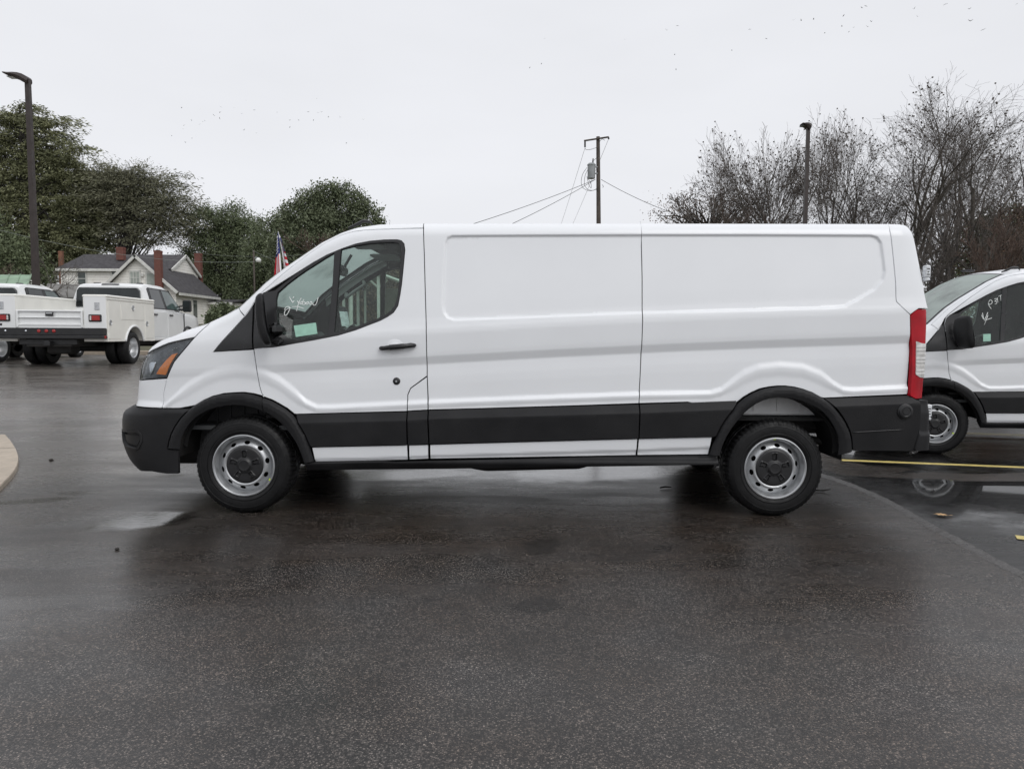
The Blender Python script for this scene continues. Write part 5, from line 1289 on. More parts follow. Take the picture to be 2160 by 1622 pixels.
za = HZ(470, 638, 66.5); mb.add(*slab(L3(xa0, 66.2, za + .05), L3(xa1 + .2, 66.2, za + .05), L3(xa1 + .2, 71, za + .5), L3(xa0, 71, za + .5)))
roof = mb.build('roof', M_SHING, HOUSE)
def board(p, q, w=.22, t=.06):
    p, q = np.array(p, float), np.array(q, float); d = q - p; d /= np.linalg.norm(d); up = np.array([0, 0, 1.0]); up = up - d * np.dot(up, d); up /= np.linalg.norm(up); s_ = np.cross(d, up)
    v = [P_ + up * a + s_ * b for P_ in (p, q) for a, b in ((-w, -t), (-w, t), (0, t), (0, -t))]
    mb = MB(); mb.add([tuple(x) for x in v], [(0, 1, 2, 3), (7, 6, 5, 4), (0, 4, 5, 1), (1, 5, 6, 2), (2, 6, 7, 3), (3, 7, 4, 0)]); return mb
for p, q in ((L3(xA, 59.58, zA + .02), L3(xE + .15, 59.58, zE + .02)), (L3(xA, 59.58, zA + .02), L3(xL - .1, 59.58, zL - .03)), (L3(xW0 - .2, 63.12, zW - .02), L3(xA - 1.5, 63.12, zW - .02)), (L3(xE + .2, 59.7, zE - .03), L3(xE + .2, yB + .4, zE - .03)),
             (L3(xW1 + .16, yR, zR_), L3(xW1 + .16, yK + .3, zK)), (L3(xa0, 66.1, za), L3(xa1 + .25, 66.1, za)), (L3(xW1 + .16, yW - .2, zW), L3(xW1 + .16, yR, zR_))):
    board(p, q).build('barge_board', M_FASC, roof)
def chimney(px, ptop, pbot, Y, w, m=M_BRICK):
    x = HX(px, Y); z1, z0 = HZ(px, ptop, Y), HZ(px, pbot, Y)
    mb = MB(); mb.box((x - hx, Y - 60, (z0 + z1) / 2 - hz), (w * .74, w * .55, z1 - z0)); mb.box((x - hx, Y - 60, z1 - hz - .10), (w * .80, w * .60, .12)); c = mb.build('chimney', m, HOUSE)
    mb = MB(); mb.box((x - hx, Y - 60, z1 - hz + .01), (w * .4, w * .3, .1)); mb.build('chimney_pot', M_VOID, c); return c
chimney(259, 522, 549, 64.9, .85); chimney(337, 529, 690, 59.5, .72); chimney(421, 535, 600, 69.5, .82)
chimney(133, 530, 640, 68.5, .5, mat('dull brown brick', (.17, .08, .05), .9, .3, 4))
def window(cx, cy, w, h, Y, rows=2, cols=1, m=M_PANE, face='y'):
    x, y, z = W(cx, cy, Y); s_ = Y / 1498.0; ww, hh = w * s_, h * s_
    if face == 'y':
        mb = MB(); mb.box((x - hx, Y - 60 - .03, z - hz), (ww + .26, .08, hh + .26)); f = mb.build('window', M_FASC, HOUSE)
        mb = MB(); mb.box((x - hx, Y - 60 - .075, z - hz), (ww, .012, hh)); mb.build('pane', m, f)
        mb = MB()
        for r in range(1, rows): mb.box((x - hx, Y - 60 - .09, z - hz - hh / 2 + hh * r / rows), (ww, .03, .05))
        for c in range(1, cols): mb.box((x - hx - ww / 2 + ww * c / cols, Y - 60 - .09, z - hz), (.045, .028, hh))
        mb.build('sash_bars', M_FASC, f)
window(173.5, 588, 15, 26, 63.5); window(242, 580, 10, 14, 63.5); window(285.5, 586, 18, 24, 60, 2, 3, M_BLIND); window(319.5, 590, 17, 25, 60, 1, 1, M_BLIND)
_x, _y, _z = W(302, 581, 60); mb = MB(); mb.box((_x - hx, -.1, _z - hz), (.22, .2, .32), bev=.05); mb.build('porch_lamp', M_FASC, HOUSE)
yw_ = 28.2 / (1080 - 414) * 1498; mb = MB(); mb.box((xE - .22 - hx, yw_ - 60, HZ(414, 652, yw_) - hz), (.08, .9, 1.7)); f = mb.build('window', M_FASC, HOUSE)
mb = MB(); mb.box((xE - .17 - hx, yw_ - 60, HZ(414, 652, yw_) - hz), (.02, .7, 1.5)); mb.build('pane', M_PANE, f)

# ------------------------------------------------------------------ sheds at the far left, pavilion behind the van
M_GREEN = mat('faded green metal roof', (.20, .30, .20), .5, .25, 1.5, rvar=.1)
M_GREYW = mat('weathered grey boards', (.17, .165, .155), .85, .25, 2.5, bmp=.4, bscale=14)
SHED = thing('shed', 'white shed with a faded green metal roof at the left edge of the photo', 'shed', W(20, 610, 40.0))
o = np.array(SHED.location)
def LP(px, py, Y): return tuple(np.array(W(px, py, Y)) - o)
mb = MB(); a, b = LP(-130, 600, 39.5), LP(58, 601, 39.5); c, d_ = LP(66, 580, 41.5), LP(-120, 579, 41.5)
mb.add(*slab(a, b, c, d_, .08)); c2, d2 = LP(66, 592, 43.5), LP(-120, 592, 43.5); mb.add(*slab(d_, c, c2, d2, .08))
for k in range(9): p = np.array(a) + (np.array(b) - np.array(a)) * k / 8; q = np.array(d_) + (np.array(c) - np.array(d_)) * k / 8; mb.tube([p + (0, 0, .03), q + (0, 0, .03)], .03, 4)
mb.build('roof', M_GREEN, SHED)
mb = MB(); g0, g1 = LP(-120, 602, 39.8), LP(56, 602, 39.8); h0, h1 = LP(60, 596, 43), LP(60, 640, 43)
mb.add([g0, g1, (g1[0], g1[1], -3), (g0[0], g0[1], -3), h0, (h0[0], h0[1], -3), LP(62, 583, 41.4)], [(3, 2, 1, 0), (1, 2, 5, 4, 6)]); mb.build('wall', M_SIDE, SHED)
mb = MB()
for k in range(6):
    p, q = LP(64 + k * 1.0, 592 + k * 5.5, 40.6), LP(112 - k * 3, 613 + k * 3.6, 40.6); mb.tube([p, q], .04, 4)
mb.build('lean_to_rafters', M_FASC, SHED)
SHED2 = thing('low_shed', 'low grey board shed between the green-roofed shed and the white house', 'shed', W(140, 620, 47.0)); o = np.array(SHED2.location)
mb = MB(); mb.add(*slab(LP(92, 627, 46), LP(182, 627, 46), LP(190, 601, 50), LP(100, 598, 50), .12)); mb.build('roof', M_GREYW, SHED2)
a, b = LP(96, 628, 46.2), LP(180, 628, 46.2); mb = MB(); mb.add([(a[0], a[1], -4), (b[0], b[1], -4), b, a, (b[0], 3.5, -4), (b[0], 3.5, b[2] + .4)], [(0, 1, 2, 3), (1, 4, 5, 2)]); mb.build('wall', M_GREYW, SHED2)
PAV = thing('pavilion', 'open white-framed pavilion seen through the cab windows of the broadside van', 'pavilion', W(795, 660, 40.0)); o = np.array(PAV.location)
M_WPOST = mat('white timber', (.62, .62, .58), .6, .1, 4); zg_ = float(gz(0, 40)) - o[2]
def P3(px, py, Y): return np.array(LP(px, py, Y))
ap, el, er = P3(797, 576, 40), P3(735, 594, 40), P3(860, 600, 40)
mb = MB(); dv = np.array([-.2, 3.4, 0])
mb.add(*slab(ap + (0, -.3, .08), el + (-.3, -.3, .02), el + (-.3, 0, .02) + dv * 1.2, ap + (0, 0, .08) + dv * 1.2, .08)); mb.add(*slab(ap + (0, -.3, .08), er + (.3, -.3, .02), er + (.3, 0, .02) + dv * 1.2, ap + (0, 0, .08) + dv * 1.2, .08))
mb.build('roof', mat('pale metal roof', (.22, .30, .27), .5, .15, 2), PAV)
for p, q in ((ap, el), (ap, er)): mb = MB(); mb.tube([p + (0, -.34, 0), q + (0, -.34, 0)], .085, 4); mb.build('barge_board', M_WPOST, PAV)
def post(p, r=.075): mb = MB(); mb.box((p[0], p[1], (p[2] + zg_) / 2), (2 * r, 2 * r, p[2] - zg_)); mb.build('post', M_WPOST, PAV)
post(ap + (0.05, -.1, -.05)); post(el + (.15, 0, 0)); post(er - (.15, 0, 0)); post(P3(738, 612, 42)); post(P3(755, 612, 43)); post(P3(770, 612, 44), .06); post(P3(725, 616, 41.5))
for a_, b_ in (((798, 607), (781, 592)), ((798, 607), (818, 590))): mb = MB(); mb.tube([P3(*a_, 39.95), P3(*b_, 39.95)], .06, 4); mb.build('brace', M_WPOST, PAV)
mb = MB(); q = P3(735, 690, 42); mb.box((q[0], q[1], q[2] - .3), (1.0, .5, .9)); mb.build('low_cabinet', M_WPOST, PAV)
mb = MB(); q = P3(826, 660, 44.5); mb.box((q[0] + .3, q[1], q[2] - .6), (1.9, .15, 4.2)); mb.build('screen_wall', mat('drab board', (.26, .24, .20), .8, .2, 3), PAV)

# ------------------------------------------------------------------ lamps, pole, wires, flag
M_BRONZE = mat('bronze lamp paint', (.030, .021, .018), .5, .2, 4, rvar=.1)
def street_lamp(name, label, px, ptop, Y, w, hx0, hy0, hx1, hy1):
    top = np.array(W(px, ptop, Y)); bot = np.array([top[0] + .0, Y, float(gz(top[0], Y))]); t = thing(name, label, 'street lamp', tuple(bot), 0, 'parking-lot lamp posts')
    h = top[2] - bot[2]; mb = MB(); mb.box((0, 0, h / 2), (w, w, h), top=(.72, .72)); mb.build('post', M_BRONZE, t)
    mb = MB(); mb.box((0, 0, .12), (w * 1.9, w * 1.9, .24), bev=.03); mb.build('base', M_BRONZE, t)
    a = np.array(W(hx1, hy1, Y)) - bot; b = np.array(W(hx0, hy0, Y)) - bot; L = np.linalg.norm(b - a); d = (b - a) / L; up = np.array([-d[2], 0, d[0]]); up = up if up[2] > 0 else -up; mb = MB()
    sec = [(-.04, .15), (.06, .20), (.22, .20), (.42, .16), (.62, .125), (.84, .08), (.97, .045), (1.0, .03)]; v = []; f = []; wd = .20
    for u, th in sec:
        p = a + d * L * u; k = wd * (.7 if u > .98 or u < 0 else 1); lift = .05 * math.sin(min(1, u / .8) * math.pi)
        for yy, zz in ((-k * .8, -th * .5), (-k, 0), (-k * .7, th * .5), (k * .7, th * .5), (k, 0), (k * .8, -th * .5)): q = p + up * (zz + lift); v.append((q[0], q[1] + yy, q[2]))
    for i in range(len(sec) - 1):
        for k in range(6): j = (k + 1) % 6; f.append((i * 6 + k, i * 6 + j, (i + 1) * 6 + j, (i + 1) * 6 + k))
    f += [tuple(range(6)), tuple(range((len(sec) - 1) * 6, len(sec) * 6))]; mb.add(v, f); hd = mb.build('lamp_head', M_BRONZE, t)
    mb = MB(); p = a + d * L * .62 - up * .03; mb.box(tuple(p), (.30, .24, .015)); mb.build('light_panel', M_PANE, hd)
street_lamp('street_lamp', 'tall bronze lamp post at the left edge in front of the evergreens', 58.5, 168, 22, .17, 12, 156, 60, 172)
street_lamp('street_lamp', 'bronze lamp post standing among the bare trees behind the van roof', 1705, 268, 29, .17, 1690, 262, 1708, 271)
M_WOODP = mat('grey weathered pole wood', (.075, .062, .052), .85, .3, 3, bmp=.4, bscale=20)
M_GALVG = mat('grey transformer paint', (.27, .285, .29), .5, .12, 3)
M_WIRE = mat('dark cable', (.03, .03, .032), .6, .1, 5)
M_WIREL = mat('pale service cable', (.20, .22, .20), .5, .1, 5)
UY = 42.0; ub = np.array(W(1266, 600, UY)); ub[2] = float(gz(ub[0], UY)); UP = thing('utility_pole', 'wooden utility pole with crossarm and grey transformer above the van roof', 'utility pole', tuple(ub))
ut = np.array(W(1261.5, 289, UY)) - ub
mb = MB(); mb.tube([(0, 0, -.3), ut * .5, ut], [.16, .135, .105], 12); mb.build('pole', M_WOODP, UP, smooth=True, angle=R(50))
def UL(px, py, dy=0.0): return np.array(W(px, py, UY + dy)) - ub
mb = MB(); mb.tube([UL(1232, 297.5, -.16), UL(1284, 289.5, -.16)], .05, 4); ca = mb.build('crossarm', M_WOODP, UP)
for q in ((1234, 299, 1234, 311), (1283.5, 290, 1284, 294)): mb = MB(); mb.tube([UL(q[0], q[1], -.16), UL(q[2], q[3], -.16)], [.05, .05], 8); mb.build('insulator', M_WIRE, ca)
tcn = UL(1247.5, 362, -.05); mb = MB(); hh = 14.5 * UY / 1498; rr = 8.2 * UY / 1498
mb.lathe([(.01, -hh), (rr * .93, -hh), (rr * .95, -hh + .04), (rr, hh - .1), (rr * 1.08, hh - .08), (rr * 1.08, hh - .02), (rr * .7, hh + .06), (.01, hh + .08)], 24, tuple(tcn), 'z'); tr = mb.build('transformer', M_GALVG, UP, smooth=True, angle=R(35))
mb = MB(); mb.tube([tcn + (.07, 0, hh), tcn + (.09, 0, hh + .33)], [.05, .03], 8); mb.build('bushing', M_WIRE, tr)
mb = MB(); mb.box(tuple(tcn + (.30, 0, .25)), (.25, .1, .07)); mb.box(tuple(tcn + (.30, 0, -.12)), (.25, .1, .07)); mb.build('bracket', M_GALVG, tr)
loops = [[(1238, 354), (1229, 368), (1226, 385), (1230, 397), (1243, 403), (1258, 400)], [(1240, 358), (1234, 372), (1233, 390), (1240, 400), (1252, 402), (1260, 397)], [(1238, 372), (1242, 390), (1247, 397), (1246, 385), (1240, 378)], [(1235, 313), (1236, 316), (1245, 316), (1258, 312)], [(1270, 390), (1273, 394), (1271, 396)], [(1251, 340), (1257, 335), (1262, 330)], [(1276, 297), (1270, 294), (1264, 300)]]
mb = MB()
for lp in loops: mb.tube([UL(x, y, -.1 * i) for i, (x, y) in enumerate(catmull(lp, 4))] if False else [UL(x, y, -.12) for x, y in catmull(lp, 4)], .012, 4)
mb.build('jumper_wires', M_WIRE, UP, smooth=True)
def wire(label, p, q, sag, r=.014, m=None, grp='overhead wires'):
    p, q = np.array(p), np.array(q); t = np.linspace(0, 1, 25); pts = [p + (q - p) * k - np.array([0, 0, 4 * sag * k * (1 - k)]) for k in t]
    o_ = pts[0]; mb = MB(); mb.tube([x - o_ for x in pts], r, 5); w = mb.build('overhead_wire', m or M_WIRE, smooth=True); w.location = tuple(o_); return tag(w, label, 'wire', grp)
A_ = W(1256, 379, UY - .1)
wire('upper of two dark wires dropping left from the transformer behind the van roof', A_, W(880, 508, 32), .15)
wire('lower of two dark wires dropping left from the transformer behind the van roof', A_, W(980, 517, 31), .15)
wire('faint line from the left crossarm end steeply down behind the roof', W(1234, 312, UY), W(1172, 508, 72), .1, .010, M_GALVG)
wire('faint line beside the pole from the right crossarm end down behind the roof', W(1284, 293, UY), W(1196, 500, 72), .1, .010, M_GALVG)
wire('dark wire dropping right from the utility pole into the bare trees', W(1268, 379, UY - .1), W(1425, 452, 40), .12)
wire('pale service wire crossing the evergreens from the left edge to the lamp on a pole', W(-60, 470, 38), W(545, 552, 50), .7, .012, M_WIREL)
wire('pale thin wire running right from the lamp on a pole towards the flag', W(532, 528, 50), W(640, 566, 46), .15, .010, M_WIREL)
wire('pale level wire in front of the dark trees behind the flag', W(430, 536, 55), W(660, 536, 55), .2, .009, M_WIREL)
SLB = np.array(W(537, 600, 50)); SLB[2] = float(gz(SLB[0], 50)); SL = thing('yard_light', 'small white yard light on a thin dark pole before the trees', 'lamp', tuple(SLB))
def SLp(px, py): return np.array(W(px, py, 50)) - SLB
mb = MB(); mb.tube([(0, 0, 0), SLp(535, 528)], .06, 8); mb.build('pole', M_WOODP, SL, smooth=True)
mb = MB(); mb.tube([SLp(536, 546), SLp(540, 543), SLp(545, 544)], .035, 6); mb.build('arm', M_GALVG, SL)
mb = MB(); c = SLp(545, 548); mb.lathe([(.02, .14), (.10, .12), (.19, .0), (.19, -.06), (.15, -.18), (.02, -.2)], 16, tuple(c), 'z'); mb.build('lamp_shade', mat('white lamp glass', (.75, .76, .74), .4), SL, smooth=True)

FLY = 24.0; fb = np.array(W(597, 640, FLY)); fb[2] = float(gz(fb[0], FLY)); FL = thing('flag', 'star-spangled flag hanging limp from a leaning pole beside the windscreen', 'flag', tuple(fb))
def fp(px, py, dy=0.0): return np.array(W(px, py, FLY + dy)) - fb
mb = MB(); mb.tube([(.25, 0, 0), fp(601, 560), fp(587, 489)], [.018, .012, .008], 8); mb.build('flag_pole', mat('white flag pole', (.7, .7, .72), .4), FL, smooth=True)
M_FR, M_FW, M_FB = mat('flag red', (.50, .025, .04), .8, .2, 20), mat('flag white', (.72, .72, .74), .8, .06, 20), mat('flag blue', (.022, .03, .15), .8, .2, 20)
def flag_part(cols, rows, fn, cf, nm):
    v = [tuple(fn(i / cols, j / rows)) for j in range(rows + 1) for i in range(cols + 1)]; me = bpy.data.meshes.new(nm); f = []; mi = []
    for j in range(rows):
        for i in range(cols): f.append((j * (cols + 1) + i, j * (cols + 1) + i + 1, (j + 1) * (cols + 1) + i + 1, (j + 1) * (cols + 1) + i)); mi.append(cf(i, j))
    me.from_pydata(v, [], f)
    for m in (M_FR, M_FW, M_FB): me.materials.append(m)
    me.polygons.foreach_set('material_index', mi); me.polygons.foreach_set('use_smooth', [True] * len(f)); o_ = bpy.data.objects.new(nm, me); COL.objects.link(o_); o_.parent = FL; return o_
def left_half(u, v):   # canton above, stripes hanging below
    a = fp(587 + 9 * v, 490 + 82 * v); b = fp(586 - 9 * v ** .75, 494 + 90 * v); p = a + (b - a) * u; p[1] += -.10 * math.sin(u * 5.0 + v) * (.3 + v); return p
fl_o = flag_part(12, 22, left_half, lambda i, j: 2 if j < 12 else (0 if (i // 2) % 2 == 1 else 1), 'flag_cloth')
def right_half(u, v):
    a = fp(588 + 9 * v, 494 + 80 * v); b = fp(588 + 25 * v ** .6, 502 + 74 * v); p = a + (b - a) * u; p[1] += .09 * math.sin(u * 4 + 2 * v) + .04; return p
fl_2 = flag_part(6, 22, right_half, lambda i, j: 2 if (j < 9 and i > 2) else (1 if i < 2 else (0 if (j // 2) % 2 == 0 else 1)), 'flag_cloth')
mb = MB()
for j in range(6):
    for i in range(4):
        p = left_half(.2 + .2 * i + (.08 if j % 2 else 0), .10 + j * .073) + np.array([0, -.03, 0]); mb.add([(p[0] + .022 * math.cos(a) * (1 if k % 2 else .42), p[1], p[2] + .022 * math.sin(a) * (1 if k % 2 else .42)) for k, a in enumerate(np.arange(10) * math.pi / 5)], [tuple(range(10))])
mb.build('stars', M_FW, fl_o)
# ------------------------------------------------------------------ trees
def mesh_np(name, V, F, m, parent=None, smooth=False):
    """V (n,3); F (k,c) equal-sided faces"""
    V = np.asarray(V, np.float32); F = np.asarray(F, np.int32); me = bpy.data.meshes.new(name); k, c = F.shape
    me.vertices.add(len(V)); me.vertices.foreach_set('co', V.ravel()); me.loops.add(k * c); me.loops.foreach_set('vertex_index', F.ravel())
    me.polygons.add(k); me.polygons.foreach_set('loop_start', np.arange(k, dtype=np.int32) * c)
    try: me.polygons.foreach_set('loop_total', np.full(k, c, np.int32))
    except Exception: pass
    if smooth: me.polygons.foreach_set('use_smooth', np.ones(k, bool))
    me.materials.append(m); me.update(calc_edges=True); me.validate()
    o = bpy.data.objects.new(name, me); COL.objects.link(o)
    if parent is not None: o.parent = parent
    return o
def tubes_np(P, Rr, k):
    """many bent twigs at once: P (n, m, 3) points, Rr (n, m) radii"""
    n, m, _ = P.shape; T = np.gradient(P, axis=1); T /= np.linalg.norm(T, axis=2, keepdims=True) + 1e-9
    A = np.where(np.abs(T[..., 2:3]) < .9, np.array([0, 0, 1.0]), np.array([1.0, 0, 0])); U = np.cross(T, A); U /= np.linalg.norm(U, axis=2, keepdims=True) + 1e-9; Wv = np.cross(T, U)
    a = 2 * np.pi * np.arange(k) / k
    V = P[:, :, None, :] + Rr[:, :, None, None] * (np.cos(a)[None, None, :, None] * U[:, :, None, :] + np.sin(a)[None, None, :, None] * Wv[:, :, None, :])
    i, j, q = np.meshgrid(np.arange(n), np.arange(m - 1), np.arange(k), indexing='ij'); b = i * m * k + j * k
    F = np.stack([b + q, b + (q + 1) % k, b + k + (q + 1) % k, b + k + q], -1).reshape(-1, 4)
    return V.reshape(-1, 3), F
def merge(parts):
    V = []; F = []; b = 0
    for v, f in parts: V.append(v); F.append(f + b); b += len(v)
    return np.vstack(V), np.vstack(F)
def foliage_mat(name, dark, light, scale=.8, rough=.55):
    m, nt, b = new_mat(name); v = coords(nt); n1 = noise(nt, v, scale, 4, .6); n2 = noise(nt, v, 9.0, 2)
    c = ramp(nt, mth(nt, 'ADD', mth(nt, 'MULTIPLY', n1, .6), mth(nt, 'MULTIPLY', n2, .4)), [(.34, dark), (.62, light)])
    nt.links.new(c, b.inputs['Base Color']); b.inputs['Roughness'].default_value = rough; b.inputs['Specular IOR Level'].default_value = .25
    try: b.inputs['Transmission Weight'].default_value = 0
    except Exception: pass
    return m
M_EVG = foliage_mat('dark evergreen leaves', (.080, .098, .055), (.160, .190, .105))
M_CEDAR = foliage_mat('cedar sprays', (.098, .108, .060), (.235, .240, .130), .5)
M_MAGN = foliage_mat('glossy magnolia leaves', (.074, .092, .054), (.165, .190, .112), 1.0, .4)
M_OLIVE = foliage_mat('thin olive needles', (.080, .084, .054), (.185, .182, .120), .6)
M_BARK = mat('dark wet bark', (.030, .026, .023), .8, .4, 3, bmp=.5, bscale=14)
M_BARKG = mat('lichen grey bark', (.085, .075, .064), .85, .4, 3, bmp=.5, bscale=14)
M_TWIG = mat('wet twigs', (.098, .084, .074), .8, .3, 3)
M_RTWIG = mat('reddish twigs', (.095, .064, .050), .8, .3, 3)
M_BROWN = foliage_mat('dead brown leaves', (.070, .050, .035), (.190, .125, .080), 1.0)
def leaves_np(C, size, rg, up=.2, aspect=1.6, dirs=None):
    n = len(C); d = rg.normal(size=(n, 3)) if dirs is None else dirs + rg.normal(size=(n, 3)) * .35
    d /= np.linalg.norm(d, axis=1)[:, None]; u = rg.normal(size=(n, 3)); u[:, 2] += up; u -= d * np.sum(u * d, 1)[:, None]; u /= np.linalg.norm(u, axis=1)[:, None] + 1e-9
    s = size * (.6 + .8 * rg.random(n))[:, None]; a = d * s * aspect * .5; b = u * s * .5
    V = np.stack([C - a, C + b * .9 - a * .1, C + a, C - b * .9 - a * .1], 1).reshape(-1, 3); F = np.arange(4 * n).reshape(-1, 4); return V, F
def blob_clumps(blobs, Y, rg, per, depth=.8):
    """clump centres over the outer part of each blob; blobs in photo pixels (cx, cy, rx, ry)"""
    out = []
    for cx, cy, rx, ry in blobs:
        c = np.array(W(cx, cy, Y)); k = Y / 1498.0; r3 = np.array([rx * k, min(rx, ry) * k * depth, ry * k])
        n = max(4, int(per * rx * ry / 900)); d = rg.normal(size=(n, 3)); d /= np.linalg.norm(d, axis=1)[:, None]
        rad = (.35 + .65 * rg.random(n) ** .5 + .16 * (rg.random(n) < .25))[:, None]; out.append((c + d * rad * r3, d, np.full(n, np.linalg.norm(r3) / 1.7)))
    return np.vstack([o[0] for o in out]), np.vstack([o[1] for o in out])
def trunk_np(base, top, r0, rg, limbs, kk=8):
    base, top = np.array(base, float), np.array(top, float); t = np.linspace(0, 1, 9)[:, None]; P = base + (top - base) * t + np.cumsum(rg.normal(size=(9, 3)) * np.linalg.norm(top - base) * .008, 0); P[0] = base
    parts = [tubes_np(P[None], (r0 * (1 - .85 * t[:, 0]))[None], kk)]
    if len(limbs):
        L = []; Rr = []
        for q in limbs:
            q = np.array(q); h = rg.uniform(.25, .92); i = h * 8; a = P[int(i)] + (P[min(8, int(i) + 1)] - P[int(i)]) * (i - int(i)); s = np.linspace(0, 1, 7)[:, None]
            mid = np.array([0, 0, 1.0]) * np.linalg.norm(q - a) * .12; L.append(a + (q - a) * s + mid * np.sin(s * math.pi) + np.cumsum(rg.normal(size=(7, 3)) * .06, 0)); Rr.append(r0 * rg.uniform(.10, .30) * (1 - .85 * s[:, 0]))
        parts.append(tubes_np(np.array(L), np.array(Rr), 5))
    return merge(parts)
def leafy_tree(name, label, blobs, Y, trunk_px, m, seed, per=60, leaf=.26, n_leaf=26, spread=.75, up=.2, aspect=1.6, droop=0.0, r0=.35, group=None, gapped=0.0):
    rg = np.random.default_rng(seed); b = np.array(W(trunk_px[0], 650, Y)); b[2] = float(gz(b[0], Y)); t = thing(name, label, 'tree', tuple(b), 0, group)
    C, Dn = blob_clumps(blobs, Y, rg, per)
    if gapped: k = rg.random(len(C)) > gapped; C, Dn = C[k], Dn[k]
    n = len(C); cl = np.repeat(C, n_leaf, 0); dd = np.repeat(Dn, n_leaf, 0); off = rg.normal(size=cl.shape)
    if droop:
        # flat sprays that reach outwards and hang at the tip
        h = dd * np.array([1, 1, .25]); h /= np.linalg.norm(h, axis=1)[:, None] + 1e-9; u = rg.random(len(cl))[:, None] * 2 - .6
        cl = cl + h * u * spread * 1.5 + off * np.array([.42, .42, .14]) * spread; cl[:, 2] -= droop * np.clip(u[:, 0], 0, 2) ** 2 * spread
        v, f = leaves_np(cl - b, leaf, rg, up, aspect, h + np.array([0, 0, -.25]))
    else:
        cl = cl + off * spread * .5; v, f = leaves_np(cl - b, leaf, rg, up, aspect)
    mesh_np('crown', v, f, m, t)
    lim = C[rg.choice(n, min(n, 90), False)] - b; tp = np.array(W(trunk_px[0], trunk_px[1], Y)) - b
    v, f = trunk_np((0, 0, -.3), tp, r0, rg, lim); mesh_np('trunk', v, f, M_BARK, t, True); return t
def grow(base, dirn, length, r, rg, levels, kids, ang, lenf, tropism=.25, wob=.10, start=.25):
    """branching skeleton, one list of (points, radii) per level"""
    out = []; cur = [(np.array(base, float), np.array(dirn, float) / np.linalg.norm(dirn), length, r)]
    for lv in range(levels + 1):
        n = len(cur); m = 7 if lv < 2 else (5 if lv == 2 else 4); P = np.zeros((n, m, 3)); Rr = np.zeros((n, m)); nxt = []
        B = np.array([c[0] for c in cur]); D = np.array([c[1] for c in cur]); L = np.array([c[2] for c in cur]); R0 = np.array([c[3] for c in cur]); p = B.copy(); d = D.copy()
        dirs = np.zeros((n, m, 3))
        for i in range(m):
            P[:, i] = p; dirs[:, i] = d; Rr[:, i] = R0 * (1 - .72 * i / (m - 1)); d = d + rg.normal(size=(n, 3)) * wob + np.array([0, 0, tropism / m]); d /= np.linalg.norm(d, axis=1)[:, None]; p = p + d * (L / (m - 1))[:, None]
        out.append((P, Rr))
        if lv == levels: break
        for c in range(n):
            k = kids[lv] + int(rg.integers(-1, 2))
            for q in range(max(1, k)):
                s0 = start if lv == 0 else .15
                t = (s0 + (1 - s0) * (q + rg.random()) / k) * (m - 1); t = min(t, m - 1.001); i = int(t); a = P[c, i] + (P[c, i + 1] - P[c, i]) * (t - i); dd = dirs[c, i]
                ax = np.cross(dd, rg.normal(size=3)); ax /= np.linalg.norm(ax) + 1e-9; th = ang[lv] * rg.uniform(.65, 1.3); nd = dd * math.cos(th) + ax * math.sin(th)
                nxt.append((a, nd, L[c] * lenf[lv] * rg.uniform(.65, 1.2) * (1.1 - .45 * t / (m - 1)), max(.004, R0[c] * (1 - .72 * t / (m - 1)) * .52)))
        cur = nxt
    return out
def bare_tree(label, px, ptop, Y, seed, name='bare_tree', lean=(0, 0), kids=(13, 9, 7, 4), ang=(.54, .54, .62, .75), lenf=(.80, .60, .58, .62), r0=.26, rmin=.0058, balls=.0, m=None, mt=None, trop=.30, group=None, start=.12, zb=None, half=None, wob=.15, trunkf=.74):
    rg = np.random.default_rng(seed); b = np.array(W(px, 650, Y)); b[2] = float(gz(b[0], Y)) if zb is None else zb; H = W(px, ptop, Y)[2] - b[2]
    t = thing(name, label, 'tree', tuple(b), 0, group); lv = grow((0, 0, -.2), (lean[0], lean[1], 1), H * trunkf, r0, rg, 4, kids, ang, lenf, trop, wob, start)
    al = np.vstack([q[0].reshape(-1, 3) for q in lv[3:]]); zs_ = H / al[:, 2].max()
    hs_ = 1.0 if half is None else (half * Y / 1498.0) / np.percentile(np.abs(al[:, 0]), 96)
    for q in lv: q[0][..., 2] = (q[0][..., 2] + .2) * zs_ - .2; q[0][..., :2] *= hs_
    v, f = merge([tubes_np(lv[0][0], lv[0][1], 8), tubes_np(lv[1][0], np.maximum(lv[1][1], .02), 5)]); mesh_np('trunk', v, f, m or M_BARKG, t, True)
    tw = [tubes_np(lv[2][0], np.maximum(lv[2][1] * .62, .011), 4), tubes_np(lv[3][0], np.maximum(lv[3][1], rmin * 1.15), 3), tubes_np(lv[4][0], np.maximum(lv[4][1], rmin), 3)]
    if balls:   # hanging seed heads belong to the twigs
        tip = lv[4][0][:, -1]; tip = tip[rg.random(len(tip)) < balls]; c8 = np.array([[-1, -1, -1], [1, -1, -1], [1, 1, -1], [-1, 1, -1], [-1, -1, 1], [1, -1, 1], [1, 1, 1], [-1, 1, 1]]) * .036
        f6 = np.array([[0, 3, 2, 1], [4, 5, 6, 7], [0, 1, 5, 4], [1, 2, 6, 5], [2, 3, 7, 6], [3, 0, 4, 7]]); tw.append(((tip[:, None] + c8[None]).reshape(-1, 3), (np.arange(len(tip))[:, None, None] * 8 + f6[None]).reshape(-1, 4)))
    v, f = merge(tw); mesh_np('twigs', v, f, mt or M_TWIG, t)
    return t, lv, b, rg

